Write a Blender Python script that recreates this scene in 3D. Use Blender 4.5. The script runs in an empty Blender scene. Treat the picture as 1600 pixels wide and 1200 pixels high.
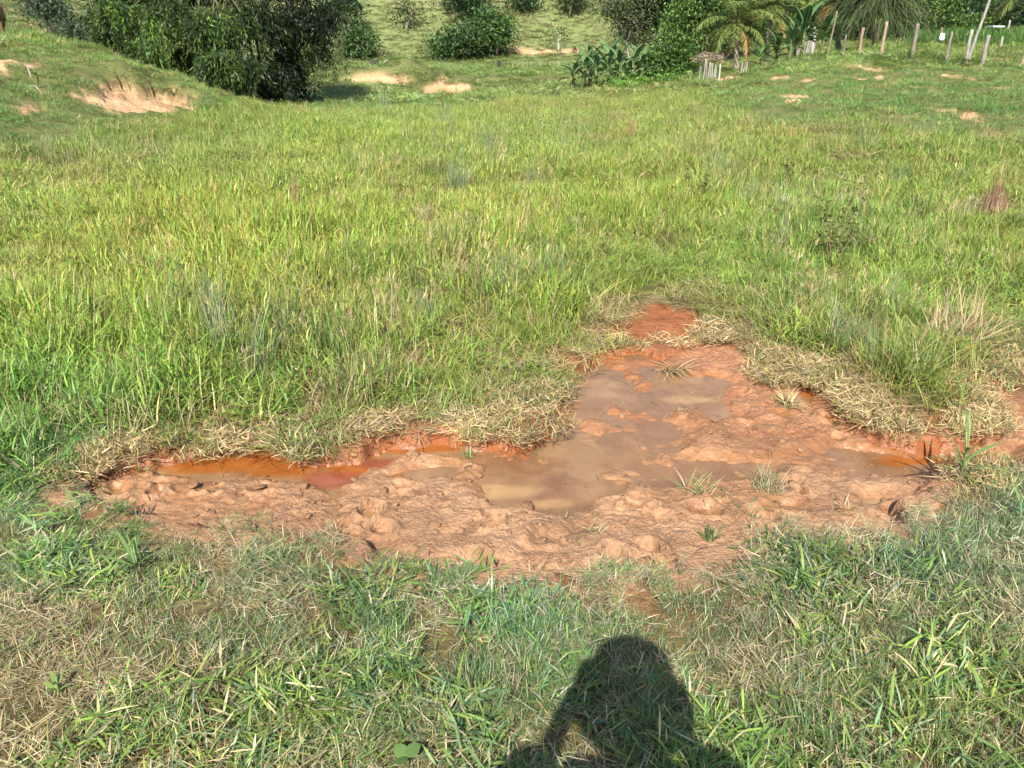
import bpy, math
import numpy as np
from mathutils import Vector

# ------------------------------------------------------------------ camera, sky, sun
SC = bpy.context.scene
COL = SC.collection
R = math.radians
PITCH = R(23.1)
FPX = 1208.0                       # focal length in pixels of the 1600 px wide photograph
CAMZ = 1.55
SUN_EL = 42.7
SUN_AZ = 9.9                       # the shadows fall away from the camera and a little to the right
EXPOSURE = 1.28
SKY = 0.095
SUN = 4.4

cam_d = bpy.data.cameras.new('camera')
cam_d.sensor_fit = 'HORIZONTAL'
cam_d.sensor_width = 36.0
cam_d.lens = FPX / 1600 * 36.0
cam_d.clip_start = 0.02
cam_d.clip_end = 4000
cam = bpy.data.objects.new('camera', cam_d)
COL.objects.link(cam)
cam.location = (0, 0, CAMZ)
cam.rotation_euler = (math.pi / 2 - PITCH, 0, 0)
SC.camera = cam

world = bpy.data.worlds.new('World')
SC.world = world
world.use_nodes = True
wn = world.node_tree
bg = wn.nodes['Background']
sky = wn.nodes.new('ShaderNodeTexSky')
sky.sky_type = 'NISHITA'
sky.sun_disc = False
sky.sun_elevation = R(SUN_EL)
sky.sun_rotation = R(180 + SUN_AZ)
sky.dust_density = 1.2
wn.links.new(sky.outputs[0], bg.inputs[0])
bg.inputs[1].default_value = SKY

sun_d = bpy.data.lights.new('sun', 'SUN')
sun_d.energy = SUN
sun_d.angle = R(0.53)
sun_d.color = (1.0, 0.955, 0.88)
sun = bpy.data.objects.new('sun', sun_d)
COL.objects.link(sun)
LD = Vector((math.sin(R(SUN_AZ)) * math.cos(R(SUN_EL)), math.cos(R(SUN_AZ)) * math.cos(R(SUN_EL)), -math.sin(R(SUN_EL))))
sun.rotation_euler = LD.to_track_quat('-Z', 'Y').to_euler()

vs = SC.view_settings
vs.view_transform = 'Standard'
vs.look = 'None'
vs.exposure = EXPOSURE
vs.gamma = 1.0
vs.use_curve_mapping = False
SC.render.engine = 'CYCLES'
SC.cycles.max_bounces = 4
SC.cycles.diffuse_bounces = 2
SC.cycles.glossy_bounces = 2
SC.cycles.transmission_bounces = 2
SC.cycles.transparent_max_bounces = 6
SC.cycles.use_denoising = True
SC.cycles.use_adaptive_sampling = True
SC.cycles.adaptive_threshold = 0.05
SC.cycles.debug_use_spatial_splits = True
SC.cycles.caustics_reflective = False
SC.cycles.caustics_refractive = False

rng = np.random.default_rng(11)
U = rng.uniform

# ------------------------------------------------------------------ noise helpers
def hash2(ix, iy, seed):
    h = (ix.astype(np.int64) * 374761393 + iy.astype(np.int64) * 668265263 + seed * 144665) & 0xffffffff
    h = ((h ^ (h >> 13)) * 1274126177) & 0xffffffff
    h = ((h ^ (h >> 16)) * 2246822519) & 0xffffffff
    h = h ^ (h >> 15)
    return (h & 0xffffff) / float(0xffffff)

def vnoise(x, y, seed=0):
    x = np.asarray(x, float); y = np.asarray(y, float)
    ix = np.floor(x); iy = np.floor(y)
    fx = x - ix; fy = y - iy
    fx = fx * fx * fx * (fx * (fx * 6 - 15) + 10); fy = fy * fy * fy * (fy * (fy * 6 - 15) + 10)
    a = hash2(ix, iy, seed); b = hash2(ix + 1, iy, seed)
    c = hash2(ix, iy + 1, seed); d = hash2(ix + 1, iy + 1, seed)
    return (a * (1 - fx) + b * fx) * (1 - fy) + (c * (1 - fx) + d * fx) * fy

def fbm(x, y, octv=4, seed=0):                 # -1..1, roughly
    s = 0; a = 0.5; t = 0
    for k in range(octv):
        ca, sa = math.cos(0.6 * k), math.sin(0.6 * k)
        f = 2.0 ** k
        s = s + a * (vnoise((x * ca - y * sa) * f + 17.3 * k, (x * sa + y * ca) * f - 9.1 * k, seed + k) * 2 - 1)
        t += a; a *= 0.5
    return s / t

def worley(x, y, seed=0):
    ix = np.floor(x); iy = np.floor(y)
    best = np.full(np.shape(x), 9.0); cid = np.zeros(np.shape(x))
    for dx in (-1, 0, 1):
        for dy in (-1, 0, 1):
            jx = ix + dx; jy = iy + dy
            px = jx + hash2(jx, jy, seed); py = jy + hash2(jx, jy, seed + 5)
            d = np.hypot(px - x, py - y)
            m = d < best
            best = np.where(m, d, best); cid = np.where(m, hash2(jx, jy, seed + 9), cid)
    return best, cid

def sstep(a, b, x):
    t = np.clip((x - a) / (b - a), 0, 1)
    return t * t * (3 - 2 * t)

def lerp(a, b, t):
    return a + (b - a) * t

# ------------------------------------------------------------------ from the photograph's directions to the place
CP, SP = math.cos(PITCH), math.sin(PITCH)
def ray(px, py):
    u = (px - 800) / FPX; v = (600 - py) / FPX
    y = CP + v * SP; z = -SP + v * CP
    return u / y, z / y                          # x and z per metre forward

def at(px, py, d):                               # the point d metres ahead seen in that direction
    a, b = ray(px, py)
    return np.array([a * d, d, CAMZ + b * d])

def flat(px, py, z=-0.1):                        # where that direction meets a level at z
    a, b = ray(px, py)
    d = (z - CAMZ) / b
    return np.array([a * d, d])

# ------------------------------------------------------------------ terrain: survey points, interpolated
ctrl = []
def cz(px, d, z): ctrl.append((ray(px, 120)[0] * d, d, z))
def cpy(px, d, py, dz=0.0):
    p = at(px, py, d); ctrl.append((p[0], p[1], p[2] + dz))

for px in (-900, -300, 100, 500, 800, 1100, 1500, 2000, 2600):
    for d in (0.7, 1.3, 2.0): cz(px, d, 0.0)
    cz(px, 2.6, -0.03); cz(px, 3.4, -0.06); cz(px, 5, -0.08)
for ang in (75, 95, 125, 155, 180, 205, 235, 265, 285):
    for r_, z_ in ((0.5, 0), (2, 0.02), (8, 0.15), (30, 1.0), (90, 4), (250, 22), (500, 50), (900, 80)):
        ctrl.append((r_ * math.sin(R(ang)), r_ * math.cos(R(ang)), z_))
for px in (-500, -1100):
    for d, z in ((8, 0.25), (12, 1.2), (20, 2.6), (35, 3.0), (60, 4), (110, 16), (180, 45), (400, 90), (800, 110)): cz(px, d, z)
# left knoll
cz(0, 9, -0.05); cpy(0, 12.5, 250); cpy(0, 17, 152); cpy(0, 22, 72); cz(0, 28, 2.15); cz(0, 40, 2.35); cz(0, 70, 3.0); cpy(0, 105, 55); cpy(0, 135, 0); cz(0, 200, 36); cz(0, 350, 80); cz(0, 700, 110)
cz(100, 9.5, -0.08); cpy(90, 13, 238); cpy(90, 17.5, 165); cpy(90, 22.5, 80); cz(90, 27, 1.9); cz(90, 40, 1.7); cpy(90, 90, 80); cpy(90, 120, 45); cz(90, 160, 14); cz(90, 250, 50)
cpy(170, 14, 235); cpy(170, 18.5, 175); cpy(170, 23.5, 88); cz(170, 28, 1.3); cz(170, 45, 1.0); cz(170, 110, 1.2); cz(170, 160, 8)
cz(250, 12, -0.12); cpy(250, 15, 228); cpy(250, 19, 185); cpy(250, 24, 104); cz(250, 30, 0.95); cz(250, 45, 0.5)
cz(330, 14, -0.14); cpy(330, 20, 196); cpy(330, 25.5, 140); cz(330, 31, 0.4); cz(330, 45, 0.0); cz(330, 120, 0); cz(330, 170, 3)
cz(410, 14, -0.15); cz(410, 20, -0.15); cpy(405, 24, 180); cz(410, 30, -0.15)
# valley floor and the far slope
for px in (480, 560, 650, 740, 830, 930):
    for d, z in ((9, -0.13), (14, -0.17), (22, -0.2), (32, -0.2), (42, -0.22), (85, -0.25), (120, -0.3), (163, -0.25), (172, 1.8), (182, 7.4), (195, 14.5), (230, 33), (300, 62), (420, 92), (800, 130)): cz(px, d, z)
cpy(590, 56, 131); cpy(590, 64, 112); cz(590, 74, -0.1); cpy(700, 50, 141); cz(700, 60, -0.05); cz(830, 60, -0.2)
# right knoll and the field behind the fence
cz(1020, 14, -0.15); cz(1020, 25, -0.15); cz(1020, 40, -0.1); cz(1020, 55, -0.05); cz(1020, 90, 1.0); cz(1020, 130, 8); cz(1020, 170, 20); cz(1020, 300, 65)
cz(1090, 12, -0.14); cpy(1090, 19, 195); cpy(1090, 28, 155); cpy(1090, 40, 130); cz(1090, 55, 0.15); cz(1090, 90, 3); cz(1090, 130, 14)
cz(1170, 12, -0.12); cpy(1170, 17, 196); cpy(1170, 26, 148); cpy(1170, 38, 117); cz(1170, 50, 0.5); cz(1170, 75, 1.5)
cz(1240, 12, -0.12); cpy(1240, 17.5, 190); cpy(1240, 27, 130); cpy(1240, 35, 99); cz(1240, 46, 1.15); cz(1240, 75, 2)
cz(1330, 11.5, -0.1); cpy(1330, 16.5, 198); cpy(1330, 26, 125); cpy(1330, 34, 88); cz(1330, 45, 1.7); cz(1330, 75, 2.6)
cz(1450, 11, -0.08); cpy(1450, 15.5, 208); cpy(1450, 24, 130); cpy(1450, 34, 95); cpy(1450, 45, 80); cpy(1450, 60, 66); cz(1450, 80, 3.2); cz(1450, 120, 14); cz(1450, 200, 45); cz(1450, 400, 90)
cz(1600, 10.5, -0.06); cpy(1600, 14.5, 215); cpy(1600, 22, 140); cpy(1600, 31, 105); cpy(1600, 42, 84); cpy(1600, 60, 66); cz(1600, 80, 3.4); cz(1600, 120, 15); cz(1600, 200, 45)
for d, z in ((9, -0.02), (14, 0.35), (22, 0.95), (32, 1.35), (60, 2.8), (85, 4), (120, 16), (220, 55), (500, 100)): cz(2100, d, z)
cpy(1137, 38.5, 134); cpy(1137, 41.5, 123); cpy(1137, 44.5, 112); cz(1137, 50, .62)
ctrl = np.array(ctrl)
HUM = [(592, 56.5, 4.2, 3.6, .85), (645, 57.5, 2.6, 3.0, .6), (672, 42.0, 1.2, 1.8, .42), (715, 42.0, 1.5, 1.8, .45), (695, 43.0, 2.4, 1.6, .4), (760, 47.0, 3.0, 2.0, .3), (820, 60.0, 5.0, 3.0, .35), (520, 44.0, 3.0, 2.0, .35)]
LR0, LR1, NRG, NAG = math.log(0.25), math.log(1500), 260, 640

def _lp(x, y):
    r = np.hypot(x, y) + 1e-6
    return np.arctan2(x, y), np.log(r)

def _build_base():
    az, lr = _lp(ctrl[:, 0], ctrl[:, 1])
    A = np.concatenate([az, az + 2 * np.pi, az - 2 * np.pi]); L = np.tile(lr, 3); Z = np.tile(ctrl[:, 2], 3)
    k = (A > -4.4) & (A < 4.4)
    A, L, Z = A[k], L[k], Z[k]
    KA = 2.2
    S = np.arcsinh(Z * 1.0)                       # tame the hills while interpolating
    D = np.hypot((A[:, None] - A[None]) * KA, L[:, None] - L[None])
    n = len(A)
    M = np.zeros((n + 1, n + 1)); M[:n, :n] = -D + np.eye(n) * -0.004; M[:n, n] = 1; M[n, :n] = 1
    w = np.linalg.solve(M, np.append(S, 0))
    ga = np.linspace(-np.pi, np.pi, NAG); gl = np.linspace(LR0, LR1, NRG)
    out = np.zeros((NAG, NRG))
    for i in range(NAG):
        dd = np.hypot((ga[i] - A[:, None]) * KA, gl[None] - L[:, None])
        out[i] = np.sinh(-(w[:n, None] * dd).sum(0) + w[n])
    def sm(a, n, ax):
        ker = np.exp(-0.5 * (np.arange(-2 * n, 2 * n + 1) / n) ** 2); ker /= ker.sum()
        pad = [(0, 0), (0, 0)]; pad[ax] = (2 * n, 2 * n)
        a = np.pad(a, pad, mode='wrap' if ax == 0 else 'edge')
        return np.apply_along_axis(lambda v: np.convolve(v, ker, 'valid'), ax, a)
    return sm(sm(out, 2, 0), 2, 1)
BASE = _build_base()

def base_z(x, y):
    x = np.asarray(x, float); y = np.asarray(y, float)
    b = base_grid(x, y)
    for (px, d, rx, ry, h) in HUM:
        q = np.hypot((x - ray(px, 120)[0] * d) / rx, (y - d) / ry)
        b = b + h * sstep(1.0, .45, q)
    return b

def base_grid(x, y):
    az, lr = _lp(np.asarray(x, float), np.asarray(y, float))
    a = np.clip((az + np.pi) / (2 * np.pi) * (NAG - 1), 0, NAG - 1.001)
    l = np.clip((lr - LR0) / (LR1 - LR0) * (NRG - 1), 0, NRG - 1.001)
    ia = a.astype(int); il = l.astype(int); fa = a - ia; fl = l - il
    return (BASE[ia, il] * (1 - fa) + BASE[ia + 1, il] * fa) * (1 - fl) + (BASE[ia, il + 1] * (1 - fa) + BASE[ia + 1, il + 1] * fa) * fl

def poly_sd(x, y, P):                             # signed distance to a polygon, negative inside
    x = np.asarray(x, float); y = np.asarray(y, float)
    d2 = np.full(x.shape, 1e9); ins = np.zeros(x.shape, bool)
    n = len(P)
    for i in range(n):
        ax, ay = P[i]; bx, by = P[(i + 1) % n]
        ex, ey = bx - ax, by - ay
        t = np.clip(((x - ax) * ex + (y - ay) * ey) / (ex * ex + ey * ey + 1e-12), 0, 1)
        d2 = np.minimum(d2, (x - ax - t * ex) ** 2 + (y - ay - t * ey) ** 2)
        c = ((ay > y) != (by > y)) & (x < (bx - ax) * (y - ay) / (by - ay + 1e-12) + ax)
        ins ^= c
    return np.where(ins, -1, 1) * np.sqrt(d2)

MUD_PX = [(110, 765), (170, 728), (245, 712), (300, 700), (365, 692), (378, 676), (400, 678), (412, 690), (430, 700), (500, 712), (560, 706), (600, 684), (690, 678), (760, 690),
          (815, 694), (850, 672), (850, 655), (800, 648), (808, 636), (860, 625), (880, 590), (905, 565), (950, 542), (1000, 540), (1035, 556), (1060, 540), (1100, 527), (1155, 532), (1192, 556),
          (1205, 592), (1240, 588), (1275, 596), (1300, 612), (1335, 640), (1350, 668), (1385, 690), (1440, 702), (1490, 700), (1540, 670), (1560, 600), (1590, 565), (1700, 560), (1900, 620), (1900, 740), (1700, 745),
          (1600, 742), (1520, 752), (1455, 772), (1410, 800), (1402, 848), (1340, 862), (1270, 854), (1190, 852), (1150, 874), (1090, 892), (1060, 924), (1000, 930),
          (930, 926), (860, 916), (780, 914), (700, 910), (620, 908), (560, 862), (480, 846), (410, 858), (330, 842), (250, 828), (180, 812), (130, 795)]
MUD = [tuple(flat(*p, z=-0.08)) for p in MUD_PX]
SPOT = [tuple(flat(*p, z=-0.05)) for p in [(955, 508), (985, 486), (1035, 470), (1085, 480), (1105, 508), (1095, 530), (1085, 548), (1030, 560), (1000, 548), (985, 530), (965, 520)]]
def mud_sd(x, y):
    j = 0.045 * fbm(x * 5, y * 5, 3, 31) + 0.015 * fbm(x * 22, y * 22, 2, 32)
    return poly_sd(x, y, MUD) + j
def spot_sd(x, y):
    return poly_sd(x, y, SPOT) + 0.04 * fbm(x * 7, y * 7, 2, 33)

# bare earth on the knolls: px, py, half width, half height in pixels, distance, depth of the cut
BARE_PX = [(222, 148, 50, 17, 19.5, 0.5), (178, 134, 16, 9, 20.5, 0.3), (325, 133, 40, 10, 25.0, 0.4), (395, 170, 16, 6, 23.6, 0.12), (10, 88, 22, 6, 20.6, 0.12), (55, 140, 10, 14, 18.0, 0.15), (40, 168, 14, 7, 16.0, 0.12),
           (590, 121, 48, 9, 54.0, 0.15), (636, 121, 14, 4, 55.0, 0.08), (672, 139, 11, 7, 41.0, 0.1), (718, 139, 14, 7, 41.0, 0.1), (695, 136, 12, 3, 42.0, 0.06),
           (1237, 150, 15, 8, 23.0, 0.0), (1212, 120, 11, 5, 30.0, 0.1), (1264, 127, 12, 5, 27.2, 0.1), (1385, 106, 26, 4.5, 29.5, 0.15), (1350, 104, 18, 1.8, 30.5, 0.05), (1370, 120, 5, 3, 26.6, 0.05),
           (1495, 121, 18, 4, 25.3, 0.1), (1470, 170, 18, 7, 18.4, 0.12), (1510, 178, 15, 6, 17.6, 0.12), (1555, 137, 16, 4, 22.4, 0.08), (1575, 212, 24, 6, 14.8, 0.1), (1335, 120, 9, 2.5, 26.8, 0.03), (1556, 238, 14, 7, 13.3, 0.08),
           (1137, 122, 17, 9, 41.5, 0.0), (1115, 130, 8, 5, 38.5, 0.05), (820, 80, 22, 5, 171.5, 0.5), (880, 80, 30, 3, 172.0, 0.4), (565, 88, 14, 5, 170.0, 0.6), (1040, 128, 10, 3, 43.0, 0.05)]
def relief(x, y):
    x = np.asarray(x, float); y = np.asarray(y, float)
    z = base_z(x, y); r = np.hypot(x, y)
    z = z + 0.022 * fbm(x * 1.6, y * 1.6, 3, 3) * sstep(0.4, 2, r)
    z = z + sstep(6, 14, r) * (1 - sstep(60, 110, r)) * (0.07 * fbm(x * 0.55, y * 0.55, 3, 4) + np.clip(z, 0, 1) * (0.26 * fbm(x * 0.8, y * 0.8, 4, 5) + 0.07 * fbm(x * 2.4, y * 2.4, 3, 12)))
    far = sstep(90, 160, r) * sstep(1.0, 8, z)
    z = z + far * (2.2 * fbm(x * 0.03, y * 0.03, 4, 6) + 0.5 * fbm(x * 0.12, y * 0.12, 3, 7))
    tr = (z * 0.9 + 2.0 * fbm(x * 0.05, y * 0.05, 2, 8))
    z = z + far * 0.22 * np.abs((tr % 1.0) - 0.5)
    return z, r

BARE = []
for (px, py, w, h, d, cut) in BARE_PX:
    a_, b_ = ray(px, py); dd_ = np.exp(np.linspace(math.log(d * 0.7), math.log(d * 1.5), 900))
    kk_ = np.nonzero(relief(a_ * dd_, dd_)[0] >= CAMZ + b_ * dd_)[0]
    d = dd_[kk_[0]] if len(kk_) else d
    p = at(px, py, d); s = d / FPX
    e = 0.3 * d * 0.02 + 0.5
    slope = (base_z(p[0], p[1] + e) - base_z(p[0], p[1] - e)) / (2 * e) + (CAMZ - p[2]) / d
    BARE.append((p[0], p[1], w * s * 1.15, min(h * s * 1.1 / max(float(slope), 0.03), w * s * 3.2, 2.6 + 0.01 * d), cut))

def bare_mask(x, y, with_cut=False):
    m = np.zeros(np.shape(x)); cut = np.zeros(np.shape(x))
    for (bx, by, rx, ry, c) in BARE:
        k = (np.abs(x - bx) < rx * 2.2) & (np.abs(y - by) < ry * 2.4)
        if not k.any(): continue
        f = 2.2 / max(rx, 0.3)
        q = np.hypot((x[k] - bx) / rx, (y[k] - by) / ry) + 0.6 * fbm(x[k] * f, y[k] * f, 5, int(bx * 7) % 97)
        v = 1 - sstep(0.82, 0.98, q)
        m[k] = np.maximum(m[k], v)
        t = (y[k] - by) / ry
        cut[k] = np.maximum(cut[k], v * c * np.clip(0.55 + 0.6 * t, 0.0, 1.0))
    return (m, cut) if with_cut else m

def terrain(x, y, with_bare=False):
    x = np.asarray(x, float); y = np.asarray(y, float)
    z, r = relief(x, y)
    bm, cut = bare_mask(x, y, True)
    z = z - cut + bm * (0.10 * fbm(x * 3, y * 3, 4, 9) + 0.06 * fbm(x * 9, y * 2, 3, 10)) * sstep(8, 14, r)
    return (z, bm) if with_bare else z

def T1(x, y): return float(terrain(np.array([x]), np.array([y]))[0])

def hit(px, py, dmin=1.2):                        # first ground seen in that direction
    a, b = ray(px, py)
    d = dmin * np.exp(np.linspace(0, math.log(400 / dmin), 2500))
    zz = terrain(a * d, d); rz = CAMZ + b * d
    k = np.nonzero(zz >= rz)[0]
    i = k[0] if len(k) else len(d) - 1
    return np.array([a * d[i], d[i], zz[i]])

# ------------------------------------------------------------------ mesh helpers
class MB:
    def __init__(s): s.V = []; s.Q = []; s.T = []; s.C = []; s.n = 0
    def add(s, V, quads=None, tris=None, col=None):
        V = np.asarray(V, float).reshape(-1, 3)
        if quads is not None and len(quads): s.Q.append(np.asarray(quads, np.int64).reshape(-1, 4) + s.n)
        if tris is not None and len(tris): s.T.append(np.asarray(tris, np.int64).reshape(-1, 3) + s.n)
        if col is None: col = (0.5, 0.5, 0.5)
        col = np.asarray(col, float)
        if col.ndim == 1: col = np.tile(col, (len(V), 1))
        s.V.append(V); s.C.append(col[:, :3]); s.n += len(V)
        return s
    def mesh(s, name):
        V = np.concatenate(s.V); C = np.concatenate(s.C)
        Q = np.concatenate(s.Q) if s.Q else np.zeros((0, 4), np.int64)
        T = np.concatenate(s.T) if s.T else np.zeros((0, 3), np.int64)
        me = bpy.data.meshes.new(name)
        me.vertices.add(len(V)); me.vertices.foreach_set('co', V.astype(np.float32).ravel())
        li = np.concatenate([Q.ravel(), T.ravel()]).astype(np.int32)
        me.loops.add(len(li)); me.loops.foreach_set('vertex_index', li)
        ls = np.concatenate([np.arange(len(Q)) * 4, len(Q) * 4 + np.arange(len(T)) * 3]).astype(np.int32)
        me.polygons.add(len(ls)); me.polygons.foreach_set('loop_start', ls)
        a = me.attributes.new('col', 'FLOAT_COLOR', 'POINT')
        a.data.foreach_set('color', np.c_[C, np.ones(len(C))].astype(np.float32).ravel())
        me.update(calc_edges=True)
        return me
    def obj(s, name, mat, parent=None, link=True):
        me = s.mesh(name); me.materials.append(mat)
        o = bpy.data.objects.new(name, me)
        if link: COL.objects.link(o)
        if parent is not None: o.parent = parent
        return o

def tag(o, label=None, cat=None, group=None, kind=None):
    if label: o['label'] = label
    if cat: o['category'] = cat
    if group: o['group'] = group
    if kind: o['kind'] = kind
    return o

def empty(name, loc, label, cat, group=None, rz=0):
    o = bpy.data.objects.new(name, None)
    o.empty_display_size = 0.1
    COL.objects.link(o); o.location = loc; o.rotation_euler = (0, 0, rz)
    return tag(o, label, cat, group)

def tube(mb, pts, rad, sides=8, col=(0.3, 0.25, 0.2), cap=True, wob=0.0, seed=0):
    pts = np.asarray(pts, float); n = len(pts)
    rad = np.broadcast_to(np.asarray(rad, float), (n,))
    tan = np.gradient(pts, axis=0); tan /= np.linalg.norm(tan, axis=1)[:, None] + 1e-9
    ref = np.array([0.0, 0, 1]) if abs(tan[0][2]) < 0.9 else np.array([1.0, 0, 0])
    u = np.cross(tan, ref); u /= np.linalg.norm(u, axis=1)[:, None] + 1e-9
    w = np.cross(tan, u)
    a = np.arange(sides) / sides * 2 * np.pi
    rr = rad[:, None] * np.ones(sides)
    if wob: rr = rr * (1 + wob * (np.random.default_rng(seed).uniform(-1, 1, (n, sides))))
    V = pts[:, None] + rr[..., None] * (np.cos(a)[None, :, None] * u[:, None] + np.sin(a)[None, :, None] * w[:, None])
    i = np.arange(n - 1)[:, None] * sides; j = np.arange(sides)[None]; j2 = (j + 1) % sides
    Q = np.stack([i + j, i + j2, i + sides + j2, i + sides + j], -1).reshape(-1, 4)
    VV = V.reshape(-1, 3); Tt = []
    if cap:
        VV = np.vstack([VV, pts[0], pts[-1]])
        k0 = n * sides; e = (n - 1) * sides
        for q in range(sides):
            Tt.append((k0, (q + 1) % sides, q)); Tt.append((k0 + 1, e + q, e + (q + 1) % sides))
    if isinstance(col, np.ndarray) and col.ndim == 2 and len(col) == n:
        cc = np.repeat(col, sides, 0)
        if cap: cc = np.vstack([cc, col[0], col[-1]])
        col = cc
    mb.add(VV, Q, Tt, col)
    return mb

def blades(mb, P, az, L, W, lean, curl, col, segs=4, twist=None, prof='grass'):
    """tapering bent strips; arrays, one entry per blade"""
    P = np.asarray(P, float); n = len(P)
    f = lambda v: np.broadcast_to(np.asarray(v, float), (n,))
    az, L, W, lean, curl = map(f, (az, L, W, lean, curl))
    tw = f(0.0 if twist is None else twist)
    h = np.stack([np.cos(az), np.sin(az), np.zeros(n)], -1)
    side0 = np.stack([-np.sin(az), np.cos(az), np.zeros(n)], -1)
    pos = P.copy(); Vs = []
    for k in range(segs + 1):
        s = k / segs
        th = lean + curl * s
        d = h * np.sin(th)[:, None] + np.array([0, 0, 1.0]) * np.cos(th)[:, None]
        nrm = np.cross(side0, d)
        sd = side0 * np.cos(tw)[:, None] + nrm * np.sin(tw)[:, None]
        if prof == 'grass': w = (0.55 + 0.9 * s) * (1 - s) ** 0.8 if s < 1 else 0.03
        elif prof == 'leaf': w = math.sin(math.pi * min(0.04 + 0.96 * s, 0.985)) ** 0.8
        else: w = 1 - 0.7 * s
        ww = (W * 0.5 * max(w, 0.04))[:, None]
        Vs += [pos - sd * ww, pos + sd * ww]
        if k < segs: pos = pos + d * (L / segs)[:, None]
    V = np.stack(Vs, 1)
    b = np.arange(n)[:, None] * (2 * segs + 2); k = np.arange(segs)[None] * 2
    Q = np.stack([b + k, b + k + 1, b + k + 3, b + k + 2], -1).reshape(-1, 4)
    col = np.asarray(col, float)
    if col.ndim == 1: col = np.tile(col, (n, 1))
    mb.add(V.reshape(-1, 3), Q, None, np.repeat(col, 2 * segs + 2, 0))
    return mb

def disc(n, r, g=rng):
    a = g.uniform(0, 2 * np.pi, n); q = r * np.sqrt(g.uniform(0, 1, n))
    return np.stack([q * np.cos(a), q * np.sin(a), np.zeros(n)], -1)

def palette(n, cols, probs, jit=0.18, g=rng):
    cols = np.asarray(cols, float)
    i = g.choice(len(cols), n, p=np.asarray(probs) / np.sum(probs))
    return np.clip(cols[i] * (1 + g.normal(0, jit, (n, 1))) * (1 + g.normal(0, jit * 0.35, (n, 3))), 0.004, 0.8)

# ------------------------------------------------------------------ materials
def newmat(name):
    m = bpy.data.materials.new(name); m.use_nodes = True
    nt = m.node_tree; nt.nodes.clear()
    out = nt.nodes.new('ShaderNodeOutputMaterial')
    return m, nt, out

def N(nt, typ, **kw):
    n = nt.nodes.new(typ)
    for k, v in kw.items():
        if k == 'ins':
            for kk, vv in v.items(): n.inputs[kk].default_value = vv
        else: setattr(n, k, v)
    return n

def leaf_mat(name, tinted=False, trans=0.3, rough=0.5, spec=0.35, noise=0.0):
    m, nt, out = newmat(name)
    a = N(nt, 'ShaderNodeAttribute', attribute_name='col')
    c = a.outputs['Color']
    if tinted:
        t = N(nt, 'ShaderNodeAttribute', attribute_name='tint', attribute_type='INSTANCER')
        mx = N(nt, 'ShaderNodeMix', data_type='RGBA', blend_type='MULTIPLY', ins={0: 1.0})
        nt.links.new(c, mx.inputs[6]); nt.links.new(t.outputs['Color'], mx.inputs[7]); c = mx.outputs[2]
    p = N(nt, 'ShaderNodeBsdfPrincipled', ins={'Roughness': rough, 'Specular IOR Level': spec})
    tr = N(nt, 'ShaderNodeBsdfTranslucent')
    mix = N(nt, 'ShaderNodeMixShader', ins={0: trans})
    nt.links.new(c, p.inputs['Base Color']); nt.links.new(c, tr.inputs['Color'])
    nt.links.new(p.outputs[0], mix.inputs[1]); nt.links.new(tr.outputs[0], mix.inputs[2])
    nt.links.new(mix.outputs[0], out.inputs[0])
    return m

def solid_mat(name, noise_scale=12.0, amount=0.35, rough=0.8, bump=0.3, stretch=(1, 1, 1), spec=0.3):
    """vertex colour broken up by noise in object space, with bump"""
    m, nt, out = newmat(name)
    a = N(nt, 'ShaderNodeAttribute', attribute_name='col')
    tc = N(nt, 'ShaderNodeTexCoord'); mp = N(nt, 'ShaderNodeMapping'); mp.inputs['Scale'].default_value = stretch
    nz = N(nt, 'ShaderNodeTexNoise', ins={'Scale': noise_scale, 'Detail': 6.0, 'Roughness': 0.6})
    nt.links.new(tc.outputs['Object'], mp.inputs[0]); nt.links.new(mp.outputs[0], nz.inputs['Vector'])
    mr = N(nt, 'ShaderNodeMapRange', ins={1: 0.3, 2: 0.7, 3: 1 - amount, 4: 1 + amount})
    nt.links.new(nz.outputs[0], mr.inputs[0])
    mx = N(nt, 'ShaderNodeMix', data_type='RGBA', blend_type='MULTIPLY', ins={0: 1.0})
    nt.links.new(a.outputs['Color'], mx.inputs[6]); nt.links.new(mr.outputs[0], mx.inputs[7])
    p = N(nt, 'ShaderNodeBsdfPrincipled', ins={'Roughness': rough, 'Specular IOR Level': spec})
    bp = N(nt, 'ShaderNodeBump', ins={'Strength': bump, 'Distance': 0.02})
    nt.links.new(nz.outputs[0], bp.inputs['Height']); nt.links.new(bp.outputs[0], p.inputs['Normal'])
    nt.links.new(mx.outputs[2], p.inputs['Base Color']); nt.links.new(p.outputs[0], out.inputs[0])
    return m

M_BLADE = leaf_mat('grass_blade', True, 0.22, 0.48, 0.35)
M_LEAF = leaf_mat('leaf', False, 0.25, 0.5, 0.3)
M_TUFT = leaf_mat('tuft_blade', False, 0.25, 0.5, 0.3)
M_BARK = solid_mat('bark', 9, 0.4, 0.9, 0.5, (1, 1, 0.25))
M_WOOD = solid_mat('weathered_wood', 22, 0.4, 0.85, 0.6, (1, 1, 0.12))
M_HIDE = solid_mat('hide', 5, 0.2, 0.75, 0.1)
M_CLOTH = solid_mat('cloth', 30, 0.12, 0.9, 0.15)
M_SKIN = solid_mat('skin', 20, 0.08, 0.55, 0.05)
M_METAL = solid_mat('sheet_metal', 6, 0.15, 0.45, 0.1)
M_SACK = solid_mat('plastic_sack', 14, 0.08, 0.6, 0.3)
M_CLOD = solid_mat('earth_lump', 25, 0.3, 0.8, 0.6)

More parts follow.
